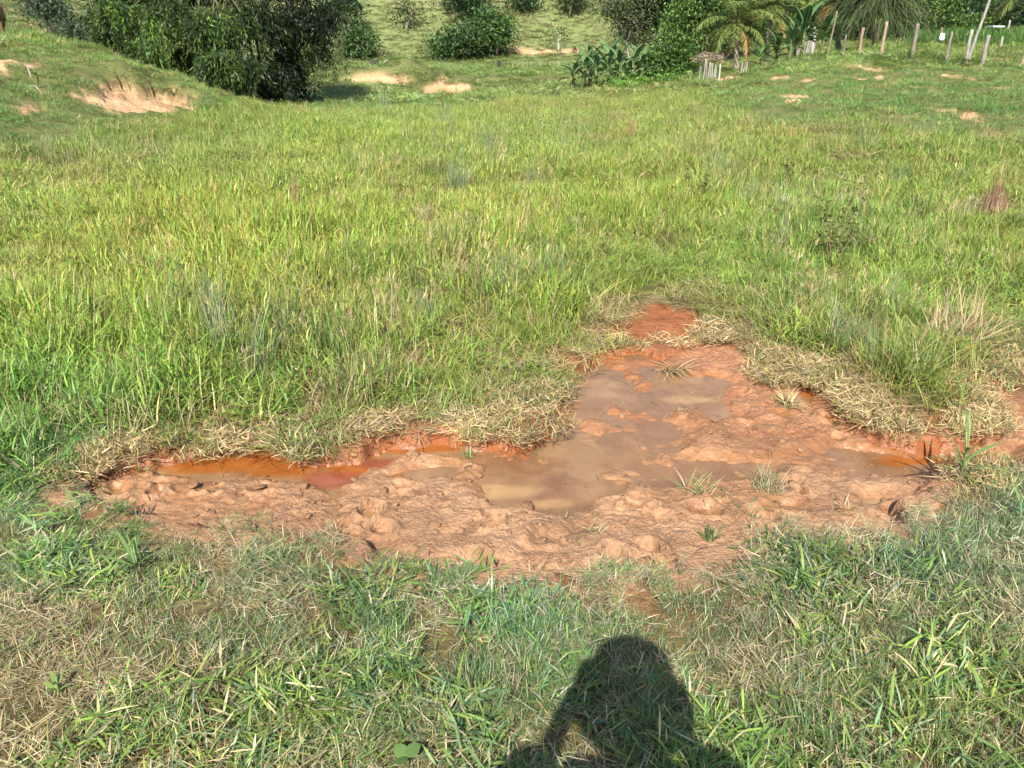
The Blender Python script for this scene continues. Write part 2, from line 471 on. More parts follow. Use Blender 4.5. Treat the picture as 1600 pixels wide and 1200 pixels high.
# ground
m, nt, out = newmat('ground_soil_and_turf'); M_GROUND = m
ga = N(nt, 'ShaderNodeAttribute', attribute_name='col')
geo = N(nt, 'ShaderNodeNewGeometry')
n1 = N(nt, 'ShaderNodeTexNoise', ins={'Scale': 9.0, 'Detail': 8.0, 'Roughness': 0.7})
n2 = N(nt, 'ShaderNodeTexNoise', ins={'Scale': 0.9, 'Detail': 8.0, 'Roughness': 0.72})
for q in (n1, n2): nt.links.new(geo.outputs['Position'], q.inputs['Vector'])
r1 = N(nt, 'ShaderNodeMapRange', ins={1: 0.3, 2: 0.7, 3: 0.6, 4: 1.4}); nt.links.new(n1.outputs[0], r1.inputs[0])
r2 = N(nt, 'ShaderNodeMapRange', ins={1: 0.3, 2: 0.7, 3: 0.72, 4: 1.28}); nt.links.new(n2.outputs[0], r2.inputs[0])
mu = N(nt, 'ShaderNodeMath', operation='MULTIPLY'); nt.links.new(r1.outputs[0], mu.inputs[0]); nt.links.new(r2.outputs[0], mu.inputs[1])
mx = N(nt, 'ShaderNodeMix', data_type='RGBA', blend_type='MULTIPLY', ins={0: 1.0})
nt.links.new(ga.outputs['Color'], mx.inputs[6]); nt.links.new(mu.outputs[0], mx.inputs[7])
p = N(nt, 'ShaderNodeBsdfPrincipled', ins={'Roughness': 0.95, 'Specular IOR Level': 0.15})
bp = N(nt, 'ShaderNodeBump', ins={'Strength': 0.7, 'Distance': 0.05})
nt.links.new(mu.outputs[0], bp.inputs['Height']); nt.links.new(bp.outputs[0], p.inputs['Normal'])
nt.links.new(mx.outputs[2], p.inputs['Base Color']); nt.links.new(p.outputs[0], out.inputs[0])

# mud: colour from clay content, gloss from wetness (both stored with the surface)
m, nt, out = newmat('wet_clay_mud'); M_MUD = m
ga = N(nt, 'ShaderNodeAttribute', attribute_name='col'); wa = N(nt, 'ShaderNodeAttribute', attribute_name='wet')
geo = N(nt, 'ShaderNodeNewGeometry')
n1 = N(nt, 'ShaderNodeTexNoise', ins={'Scale': 55.0, 'Detail': 8.0, 'Roughness': 0.65})
n2 = N(nt, 'ShaderNodeTexNoise', ins={'Scale': 6.0, 'Detail': 6.0, 'Roughness': 0.6})
v1 = N(nt, 'ShaderNodeTexVoronoi', ins={'Scale': 85.0})
for q in (n1, n2, v1): nt.links.new(geo.outputs['Position'], q.inputs['Vector'])
r1 = N(nt, 'ShaderNodeMapRange', ins={1: 0.3, 2: 0.7, 3: 0.78, 4: 1.22}); nt.links.new(n1.outputs[0], r1.inputs[0])
r2 = N(nt, 'ShaderNodeMapRange', ins={1: 0.3, 2: 0.7, 3: 0.85, 4: 1.15}); nt.links.new(n2.outputs[0], r2.inputs[0])
mu = N(nt, 'ShaderNodeMath', operation='MULTIPLY'); nt.links.new(r1.outputs[0], mu.inputs[0]); nt.links.new(r2.outputs[0], mu.inputs[1])
mx = N(nt, 'ShaderNodeMix', data_type='RGBA', blend_type='MULTIPLY', ins={0: 1.0})
nt.links.new(ga.outputs['Color'], mx.inputs[6]); nt.links.new(mu.outputs[0], mx.inputs[7])
p = N(nt, 'ShaderNodeBsdfPrincipled', ins={'Specular IOR Level': 0.4})
rr = N(nt, 'ShaderNodeMapRange', ins={1: 0.0, 2: 1.0, 3: 0.85, 4: 0.32}); nt.links.new(wa.outputs['Fac'], rr.inputs[0]); nt.links.new(rr.outputs[0], p.inputs['Roughness'])
ad = N(nt, 'ShaderNodeMath', operation='ADD'); ms = N(nt, 'ShaderNodeMath', operation='MULTIPLY', ins={1: 0.35})
nt.links.new(v1.outputs['Distance'], ms.inputs[0]); nt.links.new(ms.outputs[0], ad.inputs[0]); nt.links.new(n1.outputs[0], ad.inputs[1])
bs = N(nt, 'ShaderNodeMapRange', ins={1: 0.0, 2: 1.0, 3: 1.0, 4: 0.3}); nt.links.new(wa.outputs['Fac'], bs.inputs[0])
bp = N(nt, 'ShaderNodeBump', ins={'Distance': 0.014}); nt.links.new(bs.outputs[0], bp.inputs['Strength'])
nt.links.new(ad.outputs[0], bp.inputs['Height']); nt.links.new(bp.outputs[0], p.inputs['Normal'])
nt.links.new(mx.outputs[2], p.inputs['Base Color']); nt.links.new(p.outputs[0], out.inputs[0])

# turbid water: suspended clay (diffuse) + tinted see-through + surface reflection
m, nt, out = newmat('turbid_puddle_water'); M_WATER = m
ga = N(nt, 'ShaderNodeAttribute', attribute_name='col'); ta = N(nt, 'ShaderNodeAttribute', attribute_name='clear')
geo = N(nt, 'ShaderNodeNewGeometry')
n1 = N(nt, 'ShaderNodeTexNoise', ins={'Scale': 7.0, 'Detail': 6.0, 'Roughness': 0.6, 'Distortion': 1.0})
n2 = N(nt, 'ShaderNodeTexNoise', ins={'Scale': 30.0, 'Detail': 3.0})
for q in (n1, n2): nt.links.new(geo.outputs['Position'], q.inputs['Vector'])
r1 = N(nt, 'ShaderNodeMapRange', ins={1: 0.3, 2: 0.7, 3: 0.8, 4: 1.2}); nt.links.new(n1.outputs[0], r1.inputs[0])
mx = N(nt, 'ShaderNodeMix', data_type='RGBA', blend_type='MULTIPLY', ins={0: 1.0})
nt.links.new(ga.outputs['Color'], mx.inputs[6]); nt.links.new(r1.outputs[0], mx.inputs[7])
df = N(nt, 'ShaderNodeBsdfDiffuse'); nt.links.new(mx.outputs[2], df.inputs[0])
tr = N(nt, 'ShaderNodeBsdfTransparent', ins={0: (0.9, 0.62, 0.34, 1)})
ms1 = N(nt, 'ShaderNodeMixShader'); nt.links.new(ta.outputs['Fac'], ms1.inputs[0]); nt.links.new(df.outputs[0], ms1.inputs[1]); nt.links.new(tr.outputs[0], ms1.inputs[2])
gl = N(nt, 'ShaderNodeBsdfGlossy', ins={'Roughness': 0.02})
bp = N(nt, 'ShaderNodeBump', ins={'Strength': 0.05, 'Distance': 0.004}); nt.links.new(n2.outputs[0], bp.inputs['Height']); nt.links.new(bp.outputs[0], gl.inputs['Normal'])
fr = N(nt, 'ShaderNodeFresnel', ins={'IOR': 1.34})
ms2 = N(nt, 'ShaderNodeMixShader'); nt.links.new(fr.outputs[0], ms2.inputs[0]); nt.links.new(ms1.outputs[0], ms2.inputs[1]); nt.links.new(gl.outputs[0], ms2.inputs[2])
nt.links.new(ms2.outputs[0], out.inputs[0])

# ------------------------------------------------------------------ what grows where (survey of sward colour, dryness, height)
G = [  # px, py, tint, dry, height, broad
    (400, 400, (1.08, 1.06, .9), .10, 1.0, .8), (250, 330, (1.1, 1.06, .9), .12, .9, .7), (150, 560, (.95, 1.0, .85), .10, .78, .8), (350, 600, (.95, 1.0, .85), .2, .75, .6), (560, 560, (1.0, 1.0, 1.), .36, .75, .4),
    (640, 470, (1.02, 1.0, .95), .30, .8, .5), (760, 530, (1.05, 1.02, .9), .38, .62, .2), (850, 480, (1.05, 1.05, .9), .28, .7, .3), (700, 620, (1.1, 1.05, 1.), .6, .4, .2), (480, 650, (1.0, 1.0, .95), .5, .45, .3),
    (600, 360, (1.08, 1.1, .9), .12, .9, .8), (680, 330, (1.05, 1.0, 1.0), .3, .8, .4), (1000, 430, (1.0, .98, .95), .32, .6, .2), (930, 520, (1.1, 1.0, 1.), .55, .4, .1), (1100, 500, (1.0, .95, .95), .58, .3, .1), (1180, 460, (.85, .95, .95), .4, .35, .2),
    (1260, 540, (.9, .95, .9), .42, .5, .2), (1400, 500, (.85, .95, .9), .35, .55, .2), (1500, 540, (1.05, .95, .95), .7, .35, .1), (1300, 380, (.75, .87, .85), .15, .95, .4), (1420, 380, (.9, .95, .9), .28, .8, .3),
    (1560, 420, (.9, .95, .85), .28, .8, .3), (1100, 330, (.98, 1.0, .9), .2, .9, .5), (950, 350, (1.02, 1.06, .85), .15, .9, .6), (800, 250, (1.05, 1.05, .95), .15, .9, .6), (500, 220, (1.1, 1.1, .9), .1, .9, .7), (650, 190, (1.05, 1.08, 1.05), .12, .9, .5),
    (100, 280, (1.2, 1.08, 1.1), .38, .6, .3), (30, 440, (1.1, 1.05, 1.0), .28, .7, .4), (180, 430, (1.12, 1.06, .95), .22, .8, .6), (1250, 215, (1.15, 1.0, 1.0), .4, .7, .2), (1080, 230, (1.05, 1.0, 1.0), .28, .8, .3), (900, 170, (1.1, 1.02, 1.0), .28, .7, .3),
    (1010, 500, (1.05, .95, .95), .7, .22, .1), (1080, 515, (1.05, .95, .95), .65, .22, .1), (1450, 280, (1.0, 1.0, .9), .25, .7, .4), (1050, 440, (1.0, .97, .95), .52, .32, .1), (1150, 425, (.95, .97, .95), .45, .36, .1), (965, 455, (1.05, 1.0, .95), .45, .42, .1), (1330, 470, (.95, .95, .95), .45, .4, .1), (1330, 590, (1., .95, .95), .55, .4, .1), (50, 640, (.75, .95, .95), .12, .5, .6), (1550, 300, (1.0, 1.0, .95), .3, .7, .3),
    # mown and trodden foreground
    (60, 720, (.72, .92, .95), .2, .8, .4), (100, 850, (.8, 1.0, .95), .25, .85, .6), (150, 980, (1.0, .95, 1.), .62, .8, .5), (330, 1000, (.95, .95, 1.), .58, .8, .3), (500, 1140, (1.0, 1.05, .98), .28, .85, .7), (800, 950, (.75, .98, 1.15), .22, 1.0, .15),
    (600, 960, (.85, .97, 1.05), .4, .9, .3), (1000, 1000, (.9, .97, 1.1), .48, .8, .2), (1200, 950, (.9, .95, 1.1), .5, .8, .2), (1320, 1020, (.95, 1., 1.), .42, .9, .6), (1500, 850, (.68, .95, 1.1), .12, 1.1, .1), (1500, 1100, (.95, 1.05, .95), .28, 1.0, .75),
    (420, 900, (.82, .95, 1.0), .3, .9, .4), (250, 1160, (1.0, 1.05, .95), .3, 1.0, .8), (1100, 1160, (.9, 1.0, .95), .3, 1.0, .6), (60, 1150, (1., 1.05, .95), .35, 1., .7), (1400, 900, (.72, .95, 1.1), .25, 1., .15), (750, 1120, (.9, 1., 1.), .42, .9, .5),
    # knolls
    (60, 150, (.82, .92, .85), .25, .8, .3), (180, 200, (1.0, .98, .95), .36, .7, .3), (100, 95, (1.0, 1.05, .85), .2, 1., .3), (300, 180, (1.0, 1.02, .9), .25, .7, .3), (220, 110, (1.0, 1., .9), .28, .9, .3), (40, 210, (.72, .88, .85), .12, 1., .4),
    (1300, 150, (.9, .98, .9), .18, .7, .3), (1450, 150, (.82, .95, .85), .2, .8, .3), (1560, 170, (.82, .95, .85), .2, .9, .3), (1200, 170, (.9, 1., .9), .2, .7, .3), (1400, 100, (1.0, 1.0, .9), .25, .6, .3), (1500, 85, (1.12, 1.05, .9), .22, .8, .3),
    (1120, 150, (1., 1.02, .9), .22, .7, .3), (1000, 145, (1.1, 1.0, .95), .3, .7, .3), (650, 160, (1.0, 1.02, .95), .2, .9, .4)]
_gp = np.array([hit(g[0], g[1]) for g in G])
_gaz, _glr = _lp(_gp[:, 0], _gp[:, 1])
_gv = np.array([(*g[2], g[3], g[4], g[5]) for g in G])
def sward(x, y):
    az, lr = _lp(x, y)
    num = 0; den = 0
    for i in range(len(G)):
        w = 1 / (((az - _gaz[i]) * 2.0) ** 2 + (lr - _glr[i]) ** 2 + 0.004) ** 1.6
        num = num + w[:, None] * _gv[i]; den = den + w
    v = num / den[:, None]
    t = v[:, :3] * (1 + 0.16 * fbm(x * 0.9, y * 0.9, 4, 51))[:, None] * lerp(lerp(np.ones(3), np.array([1.10, 1.21, 0.88]), sstep(3.0, 4.5, np.hypot(x, y))[:, None]), np.array([1.06, 1.15, 1.0]), sstep(7, 16, np.hypot(x, y))[:, None])
    t[:, 0] *= 1 + 0.12 * fbm(x * 0.6 + 9, y * 0.6, 3, 52)
    dry = np.clip(v[:, 3] * (1 + 0.9 * fbm(x * 1.3, y * 1.3, 3, 53)), 0, 1)
    hgt = v[:, 4] * (1 + 0.55 * fbm(x * 0.9, y * 0.9, 4, 54))
    return t, dry, hgt, v[:, 5]

# ------------------------------------------------------------------ the ground sheet
def build_ground():
    a1 = np.linspace(-0.86, 0.86, 440)
    a2 = np.linspace(0.86, 2 * np.pi - 0.86, 62)[1:-1]
    az = np.concatenate([a1, a2]); na = len(az)
    r = np.exp(np.concatenate([np.linspace(math.log(0.35), math.log(60), 330), np.linspace(math.log(60), math.log(240), 110)[1:], np.linspace(math.log(240), math.log(1400), 30)[1:]]))
    nr = len(r)
    X = np.sin(az)[None] * r[:, None]; Y = np.cos(az)[None] * r[:, None]
    x = X.ravel(); y = Y.ravel()
    z, bm = terrain(x, y, True)
    rr = np.hypot(x, y)
    near = rr < 7
    msd = np.full(x.shape, 5.0); ssd = np.full(x.shape, 5.0)
    msd[near] = mud_sd(x[near], y[near]); ssd[near] = spot_sd(x[near], y[near])
    z = z + sstep(0.35, 0.05, msd) * (.018 * fbm(x * 11, y * 11, 4, 68)) - 0.26 * sstep(0.02, -0.10, msd) - 0.03 * sstep(0.05, -0.1, ssd)
    soil = np.array([0.17, 0.082, 0.042]); litter = np.array([0.24, 0.17, 0.085]); green = np.array([0.075, 0.10, 0.028])
    sand = np.array([0.50, 0.335, 0.185]); redclay = np.array([0.30, 0.105, 0.040])
    n = (fbm(x * 2.3, y * 2.3, 4, 61) * 0.5 + 0.5)[:, None]; n2 = (fbm(x * 0.7, y * 0.7, 4, 62) * 0.5 + 0.5)[:, None]
    c = lerp(lerp(soil, litter, n), green, sstep(0.35, 0.7, n2) * 0.45)
    mid = lerp(np.array([0.085, 0.115, 0.030]), np.array([0.165, 0.145, 0.058]), n * 0.8)
    c = lerp(c, mid, sstep(3.5, 8, rr)[:, None])
    fx = (fbm(x * 0.05, y * 0.05, 4, 63) * 0.5 + 0.5)[:, None]; fs = (fbm(x * 0.10, (z * 1.1 + y * 0.03), 4, 64) * 0.5 + 0.5)[:, None]
    hill = lerp(np.array([0.110, 0.150, 0.048]), np.array([0.185, 0.185, 0.076]), np.clip(fx * 0.6 + fs * 0.7 - 0.15, 0, 1))
    c = lerp(c, hill, (sstep(70, 110, rr))[:, None])
    c = lerp(c, lerp(np.array([0.22, 0.105, 0.05]), redclay, sstep(2.6, 3.0, y)[:, None]) * (.85 + .3 * n), (1 - sstep(0.04, 0.34, msd + 0.1 * fbm(x * 4, y * 4, 3, 67)))[:, None]); c = lerp(c, redclay * np.array([.9, .95, 1.0]), (1 - sstep(0.0, 0.08, ssd + .05 * fbm(x * 14, y * 14, 3, 69)))[:, None])
    pale = lerp(np.array([0.40, 0.225, 0.115]), sand * 1.1, (fbm(x * 1.2, y * 1.2, 3, 65) * 0.5 + 0.5)[:, None])
    c = lerp(c, pale * (.8 + .35 * (fbm(x * 3.5, y * 3.5, 3, 70) * .5 + .5))[:, None], bm[:, None])
    V = np.c_[x, y, z]
    i = np.arange(nr - 1)[:, None] * na; j = np.arange(na)[None]; j2 = (j + 1) % na
    Q = np.stack([i + j, i + na + j, i + na + j2, i + j2], -1).reshape(-1, 4)
    c0 = len(V); V = np.vstack([V, [0, 0, T1(0.01, 0.01)]]); c = np.vstack([c, c[0]])
    Tt = [(c0, (q), (q + 1) % na) for q in range(na)]
    mb = MB().add(V, Q[:, ::-1], np.array(Tt)[:, ::-1], c)
    o = mb.obj('ground', M_GROUND)
    return tag(o, 'grassy valley floor and knolls running back to the far slope', 'ground', kind='structure')
build_ground()

# ------------------------------------------------------------------ mud and puddles
ZW = -0.118
WET_PX = [  # outline in the photograph, depth, clear(0..1), colour index
    ([(205, 742), (250, 722), (330, 708), (372, 700), (380, 682), (405, 684), (425, 704), (500, 716), (560, 712), (600, 692), (690, 684), (760, 700), (830, 700), (740, 722), (640, 708), (560, 752), (520, 775), (490, 765), (420, 752), (370, 758), (280, 752)], .05),
    ([(885, 600), (915, 570), (955, 548), (1025, 552), (1035, 575), (1110, 585), (1160, 600), (1120, 620), (1150, 650), (1090, 680), (1060, 710), (1130, 720), (1150, 745), (1060, 765), (990, 765), (930, 790), (870, 800), (760, 795), (720, 760), (610, 745), (690, 722), (760, 712), (840, 690), (870, 650), (820, 640)], .038),
    ([(1130, 728), (1200, 716), (1290, 690), (1330, 700), (1420, 712), (1475, 708), (1590, 700), (1600, 722), (1480, 735), (1420, 752), (1330, 748), (1250, 735), (1180, 745)], .035),
    ([(1245, 600), (1275, 600), (1285, 618), (1262, 628), (1240, 615)], .05), ([(1335, 778), (1385, 772), (1400, 786), (1360, 796), (1335, 790)], .04), ([(1300, 835), (1340, 818), (1390, 830), (1350, 838)], .045),
    ([(1215, 790), (1250, 785), (1255, 800), (1225, 803)], .03), ([(1180, 585), (1230, 592), (1228, 606), (1190, 602)], .03), ([(1300, 655), (1330, 655), (1328, 668), (1300, 668)], .04), ([(1560, 605), (1640, 590), (1640, 625), (1575, 625)], .04),
    ([(1200, 640), (1230, 645), (1225, 660), (1200, 655)], .03), ([(690, 845), (720, 838), (722, 848), (695, 852)], .03), ([(860, 850), (890, 840), (880, 858), (862, 860)], .035), ([(815, 868), (850, 866), (852, 876), (820, 878)], .03)]
WET = [([tuple(flat(*p, z=ZW)) for p in pl], dp) for pl, dp in WET_PX]
MX0, MX1, MY0, MY1, MSTEP = -2.15, 3.95, 1.8, 4.6, 0.0064
gx = np.arange(MX0, MX1, MSTEP); gy = np.arange(MY0, MY1, MSTEP)
gX, gY = np.meshgrid(gx, gy); NX, NY = len(gx), len(gy)
gsd = mud_sd(gX, gY)
wsd = np.full(gX.shape, 1.0); wdep = np.zeros(gX.shape)
for P_, dp in WET:
    s_ = poly_sd(gX, gY, P_) + 0.05 * fbm(gX * 5, gY * 5, 4, 71)
    wdep = np.maximum(wdep, dp * sstep(0.05, -0.07, s_)); wsd = np.minimum(wsd, s_)

def mud_relief():
    x, y = gX, gY
    g = terrain(x, y)
    rough = sstep(-0.02, 0.16, wsd + 0.08 * fbm(x * 3, y * 3, 2, 72))            # trodden and clumpy away from the water
    base = -0.092 + 0.015 * fbm(x * 2.0, y * 2.0, 3, 73)
    base = base + 0.05 * sstep(2.75, 2.05, y) * sstep(0.02, -0.30, gsd)
    f1, c1 = worley(x * 9 + 0.6 * fbm(x * 6, y * 6, 2, 80), y * 9 + 0.6 * fbm(x * 6, y * 6, 2, 81), 74); f2, c2 = worley(x * 22, y * 22, 75)
    cl = np.clip(1 - f1 * 1.25, 0, 1) ** 0.7 * (0.3 + 0.7 * c1)
    cl2 = np.clip(1 - f2 * 1.3, 0, 1) ** 0.7 * (0.2 + 0.8 * c2)
    f3, c3 = worley(x * 45 + fbm(x * 30, y * 30, 2, 84), y * 45, 83)
    cr = sstep(-.25, .35, fbm(x * 2.6, y * 2.6, 2, 85))
    lump = 0.011 * cl + (0.020 * cl2 + 0.014 * np.clip(1 - f3 * 1.2, 0, 1) * c3) * (0.35 + 0.65 * cr)
    fine = (0.022 * fbm(x * 13, y * 13, 5, 76) + 0.013 * fbm(x * 55, y * 55, 3, 86)) * (0.55 + 0.45 * cr)
    ridg = 0.009 * (1 - np.abs(fbm(x * 8, y * 8, 3, 77)) * 2.2)
    h = base + rough * 0.58 * (lump + fine + ridg - 0.012) + (1 - rough) * (0.032 * fbm(x * 4.5, y * 4.5, 5, 78) + 0.010 * fbm(x * 20, y * 20, 4, 79) + 0.020 * cl * c1 * c1)
    g2 = np.random.default_rng(5)
    for k in range(230):                                                         # hoof prints
        hx = g2.uniform(-1.75, 2.4); hy = g2.uniform(2.05, 4.1); a = g2.uniform(0, 6.28); s = g2.uniform(0.022, 0.055); dp = g2.uniform(0.012, 0.045)
        i0 = int((hx - MX0 - 0.2) / MSTEP); j0 = int((hy - MY0 - 0.2) / MSTEP); w = int(0.4 / MSTEP)
        sl = (slice(max(j0, 0), max(j0 + w, 0)), slice(max(i0, 0), max(i0 + w, 0)))
        dx = x[sl] - hx; dy = y[sl] - hy
        u = (dx * math.cos(a) + dy * math.sin(a)) / (s * 1.25); v = (-dx * math.sin(a) + dy * math.cos(a)) / s
        q = np.hypot(u, v) + 0.25 * fbm(x[sl] * 14, y[sl] * 14, 2, 300 + k)
        h[sl] += (-dp * sstep(1.0, 0.55, q) + 0.5 * dp * np.exp(-((q - 1.2) / 0.28) ** 2)) * rough[sl]
    h = h - wdep
    edge = sstep(-0.035, 0.015, gsd + 0.03 * fbm(x * 12, y * 12, 3, 82))
    out_ = g + 0.006 - sstep(0.10, 0.17, gsd) * 0.06
    h = lerp(h, out_, edge)
    return h
gH = mud_relief()
wetness = np.clip(sstep(0.035, -0.005, gH - ZW) + 0.3 * sstep(0.14, -0.05, wsd) + 0.55 * sstep(0.05, .4, fbm(gX * 2.2, gY * 2.2, 4, 96)), 0, 1)

def build_mud():
    x, y = gX.ravel(), gY.ravel()
    clay = np.array([0.290, 0.158, 0.080]); red = np.array([0.255, 0.092, 0.034]); pale = np.array([0.350, 0.208, 0.112]); dark = np.array([0.175, 0.08, 0.036])
    n = (fbm(x * 1.7, y * 1.7, 4, 91) * 0.5 + 0.5)[:, None]; n2 = (fbm(x * 11, y * 11, 3, 92) * 0.5 + 0.5)[:, None]
    c = lerp(clay, pale, sstep(0.4, 0.75, n) * 0.55); c = lerp(c, dark, sstep(0.45, 0.8, n2) * 0.5); c = c * (1 + .16 * fbm(x * 40, y * 40, 3, 93))[:, None]
    back = sstep(2.9, 3.6, y)[:, None]
    c = lerp(c, red * 1.25, back * 0.34)
    es = gsd.ravel()
    c = lerp(c, red, (sstep(-0.11, -0.02, es) * sstep(2.5, 2.9, y) * 0.8)[:, None])
    w = wetness.ravel()
    c = lerp(c, c * np.array([0.82, 0.75, 0.66]), w[:, None])
    k = (gsd < 0.2).ravel()
    idx = -np.ones(NX * NY, np.int64)
    jj, ii = np.meshgrid(np.arange(NY - 1), np.arange(NX - 1), indexing='ij')
    a = (jj * NX + ii).ravel()
    q = np.stack([a, a + 1, a + 1 + NX, a + NX], -1)
    q = q[k[q].all(1)]
    used = np.unique(q); idx[used] = np.arange(len(used)); q = idx[q]
    mb = MB().add(np.c_[x, y, gH.ravel()][used], q, None, c[used])
    o = mb.obj('mud', M_MUD)
    at_ = o.data.attributes.new('wet', 'FLOAT', 'POINT'); at_.data.foreach_set('value', w[used].astype(np.float32))
    return tag(o, 'trampled orange clay mud around the shallow puddles', 'mud', kind='structure')
mud = build_mud()

def mud_z(x, y):
    i = int(np.clip((x - MX0) / MSTEP, 0, NX - 1)); j = int(np.clip((y - MY0) / MSTEP, 0, NY - 1))
    return float(gH[j, i])

def build_water():
    st = 3
    X = gX[::st, ::st]; Y = gY[::st, ::st]
    H = gH[::st, ::st]; sd = gsd[::st, ::st]
    ny, nx = X.shape
    low = (H < ZW + 0.012) & (sd < 0.03)
    l2 = low.copy()
    for a in (-1, 0, 1):
        for b in (-1, 0, 1): l2 |= np.roll(np.roll(low, a, 0), b, 1)
    x, y = X.ravel(), Y.ravel()
    rust = np.array([0.40, 0.125, 0.022]); milk = np.array([0.345, 0.215, 0.105]); brown = np.array([0.285, 0.165, 0.085]); yel = np.array([0.37, 0.225, 0.085])
    n = (fbm(x * 2.6, y * 2.6, 4, 101) * 0.5 + 0.5)[:, None]
    c = lerp(brown, milk, sstep(0.38, 0.68, n) * 0.85)
    def blob(px, py, rx, ry):
        p0 = flat(px, py, ZW); q = np.hypot((x - p0[0]) / rx, (y - p0[1]) / ry) + 0.5 * fbm(x * 6, y * 6, 3, int(px))
        return sstep(1.1, 0.6, q)[:, None]
    rl = np.zeros((len(x), 1))
    for b in ((330, 728, .22, .10), (430, 725, .30, .16), (560, 735, .22, .15), (500, 700, .4, .1), (650, 695, .35, .08), (1260, 610, .12, .12), (840, 640, .12, .06), (800, 650, .1, .06), (1440, 720, .2, .06)): rl = np.maximum(rl, blob(*b))
    c = lerp(c, rust, rl * 0.9)
    c = lerp(c, np.array([0.30, 0.085, 0.060]), np.maximum(blob(545, 752, .20, .09), blob(590, 725, .14, .06)) * 0.8)
    yl = np.zeros((len(x), 1))
    for b in ((790, 770, .16, .07), (865, 788, .12, .06), (880, 660, .14, .08), (250, 742, .12, .06), (1360, 786, .1, .04), (1345, 830, .1, .04), (705, 845, .06, .04), (875, 850, .06, .04), (835, 872, .08, .03), (1150, 590, .14, .08), (1240, 705, .14, .05), (690, 765, .07, .05), (1080, 625, .15, .08)): yl = np.maximum(yl, blob(*b))
    c = lerp(c, yel, yl * 0.45)
    clear = (0.26 + 0.34 * (fbm(x * 6, y * 6, 3, 103) * .5 + .5)) * (1 - 0.6 * yl[:, 0]); clear = lerp(clear, 0.5, rl[:, 0] * 0.8)
    jj, ii = np.meshgrid(np.arange(ny - 1), np.arange(nx - 1), indexing='ij'); a = (jj * nx + ii).ravel()
    q = np.stack([a, a + 1, a + 1 + nx, a + nx], -1); q = q[l2.ravel()[q].all(1)]
    used = np.unique(q); idx = -np.ones(nx * ny, np.int64); idx[used] = np.arange(len(used))
    mb = MB().add(np.c_[x, y, np.full(len(x), ZW)][used], idx[q], None, c[used])
    o = mb.obj('water', M_WATER)
    at_ = o.data.attributes.new('clear', 'FLOAT', 'POINT'); at_.data.foreach_set('value', clear[used].astype(np.float32))
    return tag(o, 'shallow rust and tan puddle water lying in the mud', 'water', kind='structure')
build_water()

# ------------------------------------------------------------------ grass: clumps of real blades, scattered with geometry nodes
def scatter(name, label, cat, P, rot, scl, idx, tint, protos, mat=None):
    pc = bpy.data.collections.new(name + '_clumps')
    for i, mb in enumerate(protos):
        o = mb.obj('%s_clump_%02d' % (name, i), mat or M_BLADE, link=False); pc.objects.link(o)
    me = bpy.data.meshes.new(name); n = len(P)
    me.vertices.add(n); me.vertices.foreach_set('co', np.asarray(P, np.float32).ravel())
    def attr(nm, typ, key, v):
        a = me.attributes.new(nm, typ, 'POINT'); a.data.foreach_set(key, np.ascontiguousarray(v).ravel())
    attr('rot', 'FLOAT_VECTOR', 'vector', rot.astype(np.float32)); attr('scl', 'FLOAT_VECTOR', 'vector', scl.astype(np.float32))
    attr('idx', 'INT', 'value', idx.astype(np.int32)); attr('tint', 'FLOAT_COLOR', 'color', np.c_[tint, np.ones(n)].astype(np.float32))
    me.materials.append(mat or M_BLADE)
    o = bpy.data.objects.new(name, me); COL.objects.link(o)
    ng = bpy.data.node_groups.new(name + '_scatter', 'GeometryNodeTree')
    ng.interface.new_socket('Geometry', in_out='INPUT', socket_type='NodeSocketGeometry')
    ng.interface.new_socket('Geometry', in_out='OUTPUT', socket_type='NodeSocketGeometry')
    gi = ng.nodes.new('NodeGroupInput'); go = ng.nodes.new('NodeGroupOutput')
    ci = ng.nodes.new('GeometryNodeCollectionInfo'); ci.inputs['Collection'].default_value = pc
    ci.inputs['Separate Children'].default_value = True; ci.inputs['Reset Children'].default_value = True
    ip = ng.nodes.new('GeometryNodeInstanceOnPoints'); ip.inputs['Pick Instance'].default_value = True
    def na(nm, typ):
        q = ng.nodes.new('GeometryNodeInputNamedAttribute'); q.data_type = typ; q.inputs['Name'].default_value = nm; return q.outputs['Attribute']
    e2r = ng.nodes.new('FunctionNodeEulerToRotation')
    L = ng.links.new
    L(na('rot', 'FLOAT_VECTOR'), e2r.inputs[0]); L(e2r.outputs[0], ip.inputs['Rotation'])
    L(na('scl', 'FLOAT_VECTOR'), ip.inputs['Scale']); L(na('idx', 'INT'), ip.inputs['Instance Index'])
    L(gi.outputs[0], ip.inputs['Points']); L(ci.outputs[0], ip.inputs['Instance']); L(ip.outputs[0], go.inputs[0])
    md = o.modifiers.new('scatter', 'NODES'); md.node_group = ng
    return tag(o, label, cat, kind='stuff')

GREEN = (0.125, 0.190, 0.040); LIME = (0.195, 0.240, 0.048); YEL = (0.30, 0.27, 0.075); TAN = (0.42, 0.33, 0.175); STRAW = (0.50, 0.40, 0.23); BROWN = (0.20, 0.13, 0.07); DEEP = (0.060, 0.115, 0.028)
BLUE = (0.130, 0.190, 0.088)

